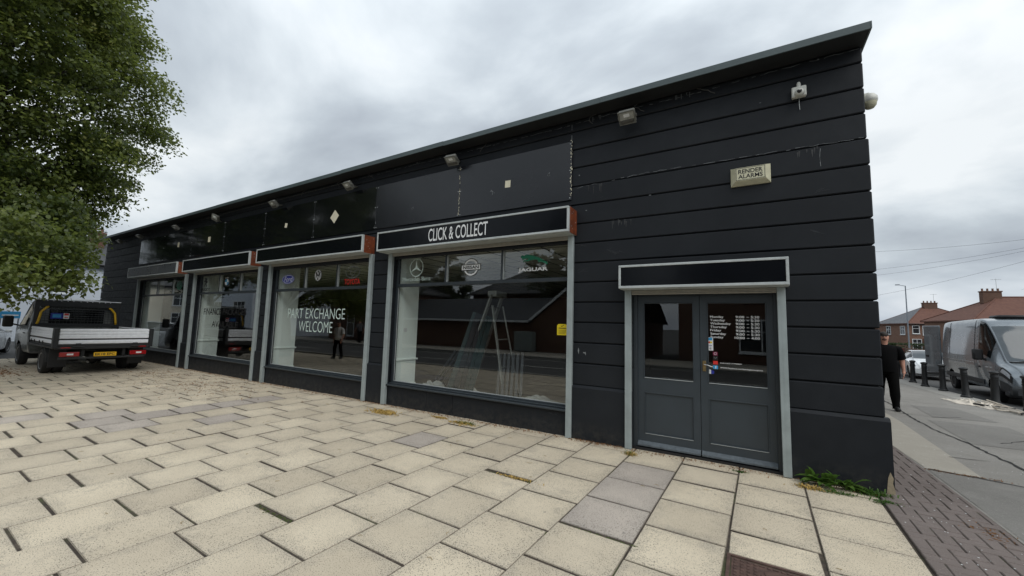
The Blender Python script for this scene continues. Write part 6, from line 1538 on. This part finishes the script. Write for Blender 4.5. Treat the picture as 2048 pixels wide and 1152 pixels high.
# street lamp and overhead wires
M_GALV = simple('galvanised_lamp_steel', lin(126, 134, 142), .5, .2, .1, 6)
lx, ly = 15.0, 58.6
t = thing('street_lamp', 'tall grey street lamp rising beside the brick houses', 'street lamp', (lx, ly, -1.1)); b = MB(); b.tube((lx, ly, -1.1), (lx, ly, .6), .10, .09, 10); b.tube((lx, ly, .601), (lx, ly, 7.62), .075, .05, 10); b.build('pole', M_GALV, t)
b = MB(); b.tube((lx, ly, 7.60), (lx-.75, ly-.45, 7.72), .035, .03); b.cbox(lx-1.0, lx-.62, ly-.62, ly-.34, 7.67, 7.77, .03); b.build('lamp_head', M_GALV, t)
t = thing('telegraph_pole', 'wooden telegraph pole carrying the overhead wires, beyond the right edge', 'telegraph pole', (20.5, 34, -.9)); b = MB(); b.tube((20.5, 34, -.9), (20.5, 34, 8.9), .14, .10, 10); b.build('pole', M_BARK, t); b = MB(); b.lathe([(.0, 9.05), (.2, 9.0), (.2, 8.9), (0, 8.88)], 10, Matrix.Translation((20.5, 34, 0))); b.build('terminal_cap', M_BLACKP, t)
for (ex_, ey, ez, lab) in ((2.0, 40, 9.4, 'topmost overhead wire crossing the sky right of the showroom'), (4.0, 52, 8.6, 'second overhead wire from the top, right of the showroom'), (6.0, 56, 8.3, 'third overhead wire from the top, right of the showroom'), (5.0, 52, 4.9, 'lowest overhead wire, sagging above the brown roofed house'), (27, 66, 7.6, 'short overhead wire dropping to the nearer chimney')):
    b = MB(); pts = []
    for i in range(25): u = i/24; pts.append((20.5+(ex_-20.5)*u, 34+(ey-34)*u, 9.0+(ez-9.0)*u-.7*4*u*(1-u)))
    b.path(pts, .008, 5); o = b.build('overhead_wire', M_BLACKP); setp(o, lab, 'wire', 'overhead wires')

# ------------------------------------------------------------------ across the front road (seen mirrored in the glass)
t = thing('brick_bungalow', 'long low brown brick building with white gable boards across the front road', 'house', (-17, -19, 0))
# mirrored plane is y = .12, so real y = .24 - mirrored y
Y0 = -17.2
b = MB(); b.box(-27, -6.5, Y0-7, Y0, -.2, 2.0); b.build('wall', M_BRK2, t)
b = MB(); b.add([(-27.3, Y0+.35, 1.95), (-13.4, Y0+.35, 1.95), (-13.4, Y0-3.5, 3.75), (-27.3, Y0-3.5, 3.75), (-27.3, Y0-7.3, 1.95), (-6.2, Y0-7.3, 1.95), (-6.2, Y0-3.5, 3.75)], [(0, 1, 2, 3), (3, 2, 6, 5, 4)]); b.box(-27.3, -13.4, Y0-.01, Y0+.35, 1.86, 1.94); b.build('roof', M_TILED, t)
b = MB(); b.prism([(-13.4, 2.0), (-11.0, 2.0), (-8.6, 2.0), (-11.0, 3.9)], Y0-3.5, Y0, 'y'); b.build('gable', M_BRK2, t)
b = MB(); b.add([(-13.7, Y0+.2, 1.9), (-11.0, Y0+.2, 4.05), (-11.0, Y0-5, 4.05), (-13.7, Y0-5, 1.9), (-8.3, Y0+.2, 1.9), (-8.3, Y0-5, 1.9)], [(0, 1, 2, 3), (1, 4, 5, 2)]); b.build('gable_roof', M_TILED, t)
b = MB(); flatbar(b, (-13.7, Y0+.22, 1.88), (-11.0, Y0+.22, 4.0), .05, .16); flatbar(b, (-11.0, Y0+.22, 4.0), (-8.3, Y0+.22, 1.88), .05, .16); b.box(-27.3, -13.55, Y0+.351, Y0+.40, 1.84, 1.98); b.build('barge_board', M_UPVC, t)
b = MB(); b.cbox(-14.3, -13.0, -16.9, -16.3, 0, 1.25, .02); o = b.build('utility_cabinet', simple('grey_green_cabinet', lin(122, 130, 128), .5, 0, .08, 5)); setp(o, 'grey utility cabinet against the brick building across the front road', 'cabinet')
house('hipped_house', 'two storey brick house with dark hipped roof behind the low brick building', (-16.0, -30.0, 0), R(180), 12, 9, 5.0, 8.0, M_BRK2, M_TILED, [('f', 8.6, 3.3, 2.3, 1.1, 4), ('f', 2, 3.3, 1.8, 1.1, 3)], True, [(4.2, 4.5, 8.9, .7), (1.6, 4.5, 8.7, .45)])
house('white_gabled_house', 'brick house with white windows across the front road, mirrored behind the word EXCHANGE', (-29.5, -19.5, 0), R(180), 9, 8, 4.6, 7.0, M_BRK2, M_TILED, [('f', 1.0, 2.6, 1.6, 1.1, 2), ('f', 4.2, 2.6, 1.8, 1.1, 2), ('f', 1.0, .4, 1.6, 1.3, 2), ('f', 5, .2, 1.0, 1.9, 1)], True, [(3, 4, 7.8, .45)])
house('pale_flats', 'pale rendered block with white windows far across the front road', (-44, -14.6, 0), R(180), 12, 9, 7.6, 9.8, M_RENDERW, M_TILEG, [('f', 1.5, 5.2, 2.4, 1.3, 3), ('f', 6.5, 5.2, 2.4, 1.3, 3), ('f', 1.5, 2.0, 2.4, 1.3, 3), ('f', 6.5, 2.0, 2.4, 1.3, 3)], True)
for i, (x, lab) in enumerate(((-25.5, 'street lamp across the front road by the long brick building'), (-3.0, 'street lamp across the front road opposite the double door'))):
    t = thing('street_lamp', lab, 'street lamp', (x, -14.2, 0)); b = MB(); b.tube((x, -14.2, 0), (x, -14.2, 7), .08, .05, 8); b.build('pole', M_GALV, t); b = MB(); b.tube((x, -14.2, 7), (x, -13.4, 7.15), .03); b.cbox(x-.12, x+.12, -13.5, -13.0, 7.1, 7.2, .03); b.build('lamp_head', M_GALV, t)
# shops opposite the door
house('brick_terrace', 'brick terrace house with white framed windows opposite the double door', (6.5, -17.5, 0), R(180), 11, 8, 5.0, 7.6, M_BRK2, M_TILED, [('f', 1.0, .6, 1.9, 1.6, 2), ('f', 4.0, .0, 1.0, 2.1, 1), ('f', 6.2, .6, 1.9, 1.6, 2), ('f', 1, 3.2, 1.6, 1.2, 2), ('f', 6.2, 3.2, 1.6, 1.2, 2)], False, [(8.5, 4, 8.4, .5)])

# beyond the truck: low dark wall, blue sign, far houses
house('grey_house', 'dark grey outbuilding between the pale house and the truck cab', (-41.5, -4.0, -.15), R(90), 2.6, 6, 3.4, 4.6, M_TILED, M_TILED, [], False)
house('far_terrace', 'pale terrace seen beneath the low leaves at the left edge', (-58, -16, -.15), R(90), 18, 8, 5.2, 7.6, M_CREAMR, M_TILED, [('f', 2, 3.0, 1.2, 1.3, 2), ('f', 6, 3.0, 1.2, 1.3, 2), ('f', 10, 3.0, 1.2, 1.3, 2), ('f', 14, 3.0, 1.2, 1.3, 2), ('f', 2, .8, 1.2, 1.3, 2), ('f', 6, .8, 1.2, 1.3, 2)], False, [(9, 4, 8.4, .5)])
t = thing('blue_sign', 'small blue sign board glimpsed above the parked car', 'sign', (-35, -1.45, -.15)); b = MB(); b.cbox(-35.04, -34.96, -1.75, -1.05, 1.25, 1.62, .01); b.build('board', M_SKYB, t); b = MB(); b.tube((-35, -1.7, -.15), (-35, -1.7, 1.24), .03); b.tube((-35, -1.1, -.15), (-35, -1.1, 1.24), .03); b.build('post', M_GALV, t)
b = MB(); b.box(-34.957, -34.953, -1.68, -1.12, 1.38, 1.45); link('sign_stripe', b.mesh('sign_stripe', M_WHT, off=(-35, -1.45, -.15)), t)

# ------------------------------------------------------------------ weeds, litter, moss
M_WEED = m_leaf('weed_leaves', (.02, .05, .010, 1), (.055, .12, .02, 1), (.11, .18, .04, 1))
M_DRY = simple('dry_yellow_grass', lin(170, 142, 78), .9, 0, .25, 40); M_LITTER = simple('dry_brown_litter', lin(122, 86, 52), .9, 0, .4, 60)
def blade(b, p, d, L_, w, bend=.4, seg=4):
    p = Vector(p); d = Vector(d).normalized(); s_ = d.cross(Vector((0, 0, 1))); s_ = s_.normalized() if s_.length > .05 else Vector((1, 0, 0)); vs = []
    for i in range(seg+1):
        u = i/seg; q = p+d*L_*u+Vector((0, 0, -bend*L_*u*u)); ww = w*(math.sin(math.pi*min(.98, .12+u*.86)))
        vs += [q-s_*ww+Vector((0, 0, ww*.35)), q, q+s_*ww+Vector((0, 0, ww*.35))]
    fs = []
    for i in range(seg): fs += [(3*i, 3*i+1, 3*i+4, 3*i+3), (3*i+1, 3*i+2, 3*i+5, 3*i+4)]
    return b.add(vs, fs)
def tone(me, lo=.2, hi=.7):
    a = me.attributes.new('tone', 'FLOAT', 'FACE'); n = len(me.polygons); k = np.random.default_rng(n).uniform(lo, hi, max(1, n//8+1)); a.data.foreach_set('value', np.repeat(k, 8)[:n].astype(np.float32))
t = thing('dock_plant', 'broad leaved green weed at the foot of the wall right of the door', 'plant', (-.55, -.10, 0))
for i in range(30):
    b = MB(); a = rnd.uniform(-2.9, -.2) if i < 20 else rnd.uniform(-3.1, .1); el = rnd.uniform(.25, 1.2); x = -.55+rnd.uniform(-.12, .22)
    blade(b, (x, -.075-rnd.random()*.06, .01), (math.cos(a)*math.cos(el), math.sin(a)*math.cos(el)*.6, math.sin(el)), rnd.uniform(.16, .34), rnd.uniform(.028, .05), .42, 5)
    o = b.build('leaf', M_WEED, t, smooth=True, fix=False); tone(o.data, .3, .95)
def tuft(label, c, r, n, h, mat=M_WEED, w=.004, ry=None, flat_=False, lo=.3, hi=.9):
    t = thing('weed_tuft', label, 'weed', c); b = MB(); ry = ry or r*.4
    for i in range(n):
        x = c[0]+rnd.gauss(0, r*.45); y = c[1]+rnd.gauss(0, ry*.45); a = rnd.uniform(0, 6.28); el = rnd.uniform(.05, .5) if flat_ else rnd.uniform(.3, 1.4)
        blade(b, (x, y, c[2]+.002), (math.cos(a)*math.cos(el), math.sin(a)*math.cos(el), math.sin(el)), h*rnd.uniform(.4, 1.2), w*rnd.uniform(.6, 1.5), .5, 3)
    o = b.build('foliage', mat, t, fix=False); 
    if mat is M_WEED: tone(o.data, lo, hi)
    return t
tuft('green weed tuft against the corner of the plinth', (-.16, -.13, 0), .17, 170, .11, w=.006)
tuft('small green tuft on the edge of the pavers', (-.09, -.33, 0), .12, 90, .07, w=.005)
tuft('yellowing weeds in the slab joint left of the dock plant', (-.68, -.30, -.003), .15, 190, .06, M_DRY, .004)
tuft('green and yellow weeds in the slab joint before the corner', (-.45, -.30, -.003), .22, 150, .05, w=.004, ry=.05)
tuft('brown grass tuft at the foot of the left door rail', (-2.55, -.30, -.01), .09, 150, .09, M_DRY, .0025, ry=.07)
tuft('green blades in the brown tuft by the left door rail', (-2.56, -.30, -.01), .07, 50, .09, w=.003, ry=.05)
tuft('flat pale weed in front of the right door leaf', (-1.33, -.18, -.005), .08, 60, .03, w=.006, flat_=True, lo=.1, hi=.4)
def litter(label, c, rx, ry, n, mat, size, name='leaf_litter', flat_=1):
    b = MB()
    for i in range(n):
        x = c[0]+rnd.gauss(0, rx*.5); y = c[1]+rnd.gauss(0, ry*.5); a = rnd.uniform(0, 6.28); s_ = size*rnd.uniform(.4, 1.4); z = gz(x, y)+.004+abs(rnd.gauss(0, .006))
        T = Matrix.Translation((x, y, z)) @ Euler((rnd.uniform(-.7, .7), rnd.uniform(-.7, .7), a)).to_matrix().to_4x4()
        b.add([T @ Vector(v) for v in ((-s_, 0, 0), (0, -s_*.3, .002), (s_, 0, 0), (0, s_*.3, .003))], [(0, 1, 2, 3)])
    o = b.build(name, mat, fix=False); setp(o, label, kind='stuff'); return o
litter('pile of dry yellow grass below the left edge of the big window', (-6.95, -.52, 0), .30, .13, 700, M_DRY, .03, 'dry_grass')
tuft('green sprigs beneath the middle of the big window', (-5.25, -.30, -.02), .20, 160, .08, w=.004, ry=.08)
litter('dry yellow grass beneath the middle of the big window', (-5.3, -.33, 0), .22, .1, 260, M_DRY, .025, 'dry_grass')
litter('small dry tuft left of the green sprigs', (-5.85, -.25, 0), .14, .06, 160, M_DRY, .025, 'dry_grass')
for i, (x0, x1, n) in enumerate(((-26, -17, 260), (-17, -12, 420), (-12, -8, 420), (-8, -3.6, 460), (-3.5, -2.7, 160), (-2.6, -.9, 150), (-.85, 0, 60))):
    b = MB()
    for k in range(n*2):
        x = rnd.uniform(x0, x1); y = -.055-abs(rnd.gauss(0, .06)); s_ = rnd.uniform(.005, .017); a = rnd.uniform(0, 6.28); z = gz(x, y)+.004+rnd.random()*.012
        T = Matrix.Translation((x, y, z)) @ Euler((rnd.uniform(-.9, .9), rnd.uniform(-.9, .9), a)).to_matrix().to_4x4(); b.add([T @ Vector(v) for v in ((-s_, 0, 0), (0, -s_*.4, .002), (s_, 0, 0), (0, s_*.4, .003))], [(0, 1, 2, 3)])
    o = b.build('leaf_litter', M_LITTER, fix=False); setp(o, 'dry brown litter along the foot of the showroom wall', kind='stuff')
litter('scattered brown litter on the slabs near the finance window', (-12.5, -1.2, 0), 2.6, 1.1, 800, M_LITTER, .022)
litter('scattered brown litter on the slabs by the truck', (-16, -1.0, 0), 1.6, .8, 300, M_LITTER, .025)
litter('brown litter washed against the asphalt seam', (1.0, 1.40, 0), .35, .04, 160, M_LITTER, .015)
litter('brown litter on the pavers at the right edge', (.50, -.62, 0), .12, .22, 160, M_LITTER, .015)
litter('soil and dead leaves round the foot of the tree', (-19.2, -3.6, 0), 1.6, .5, 900, M_LITTER, .03)
M_TWIG = simple('pale_twig', lin(150, 132, 96), .9, 0, .2, 30)
b = MB()
for k in range(60):
    x = rnd.uniform(-9, -.3); y = rnd.uniform(-4.6, -.5); a = rnd.uniform(0, 6.28); l_ = rnd.uniform(.015, .05); z = gz(x, y)+.006
    b.path([(x, y, z), (x+l_*math.cos(a), y+l_*math.sin(a), z+.003), (x+l_*1.6*math.cos(a+.5), y+l_*1.6*math.sin(a+.5), z)], .002, 4)
o = b.build('twig_litter', M_TWIG); setp(o, 'small twigs and seed stalks scattered over the slabs', kind='stuff')
b = MB()
for k in range(500):
    x = rnd.uniform(-.08, 2.2); y = rnd.uniform(-3, 3.5); s_ = rnd.uniform(.003, .009) if x > .63 else rnd.uniform(.003, .008); z = gz(x, y)+(.018 if x < .64 else .005)
    if rnd.random() < .75 and x > .63: continue
    a = rnd.uniform(0, 6); b.add([(x+s_*math.cos(a+q), y+s_*math.sin(a+q), z) for q in (0, 1.4, 3, 4.5)], [(0, 1, 2, 3)])
o = b.build('litter_specks', M_WHT, fix=False); setp(o, 'tiny pale specks strewn over the pavers', kind='stuff')
# moss and debris in the two open joints
def moss(label, x0, x1, y0, y1, n, mat, seed):
    g = random.Random(seed); b = MB()
    for k in range(n):
        x = g.uniform(x0, x1); y = g.uniform(y0, y1); s_ = g.uniform(.004, .011); b.sphere((x, y, gz(x, y)-.012+g.random()*.008), s_, s_, s_*.7, 5, 3)
    o = b.build('moss', mat, fix=False); setp(o, label, kind='stuff')
M_MOSS = simple('joint_moss', (.06, .075, .022, 1), .95, 0, .4, 60)
moss('moss in the open joint before the big window', -3.74, -3.18, -1.88, -1.82, 170, M_MOSS, 2); litter('dry litter caught in the open joint', (-3.40, -1.85, -.01), .22, .02, 130, M_DRY, .018)
moss('moss in the joint at the lower middle of the picture', -4.93, -4.38, -3.72, -3.66, 150, M_MOSS, 3)
moss('moss in the joint before the door', -3.1, -2.57, -2.71, -2.66, 120, M_MOSS, 4); moss('moss in the joint below the purple slabs', -2.54, -1.96, -2.48, -2.455, 120, M_MOSS, 5)
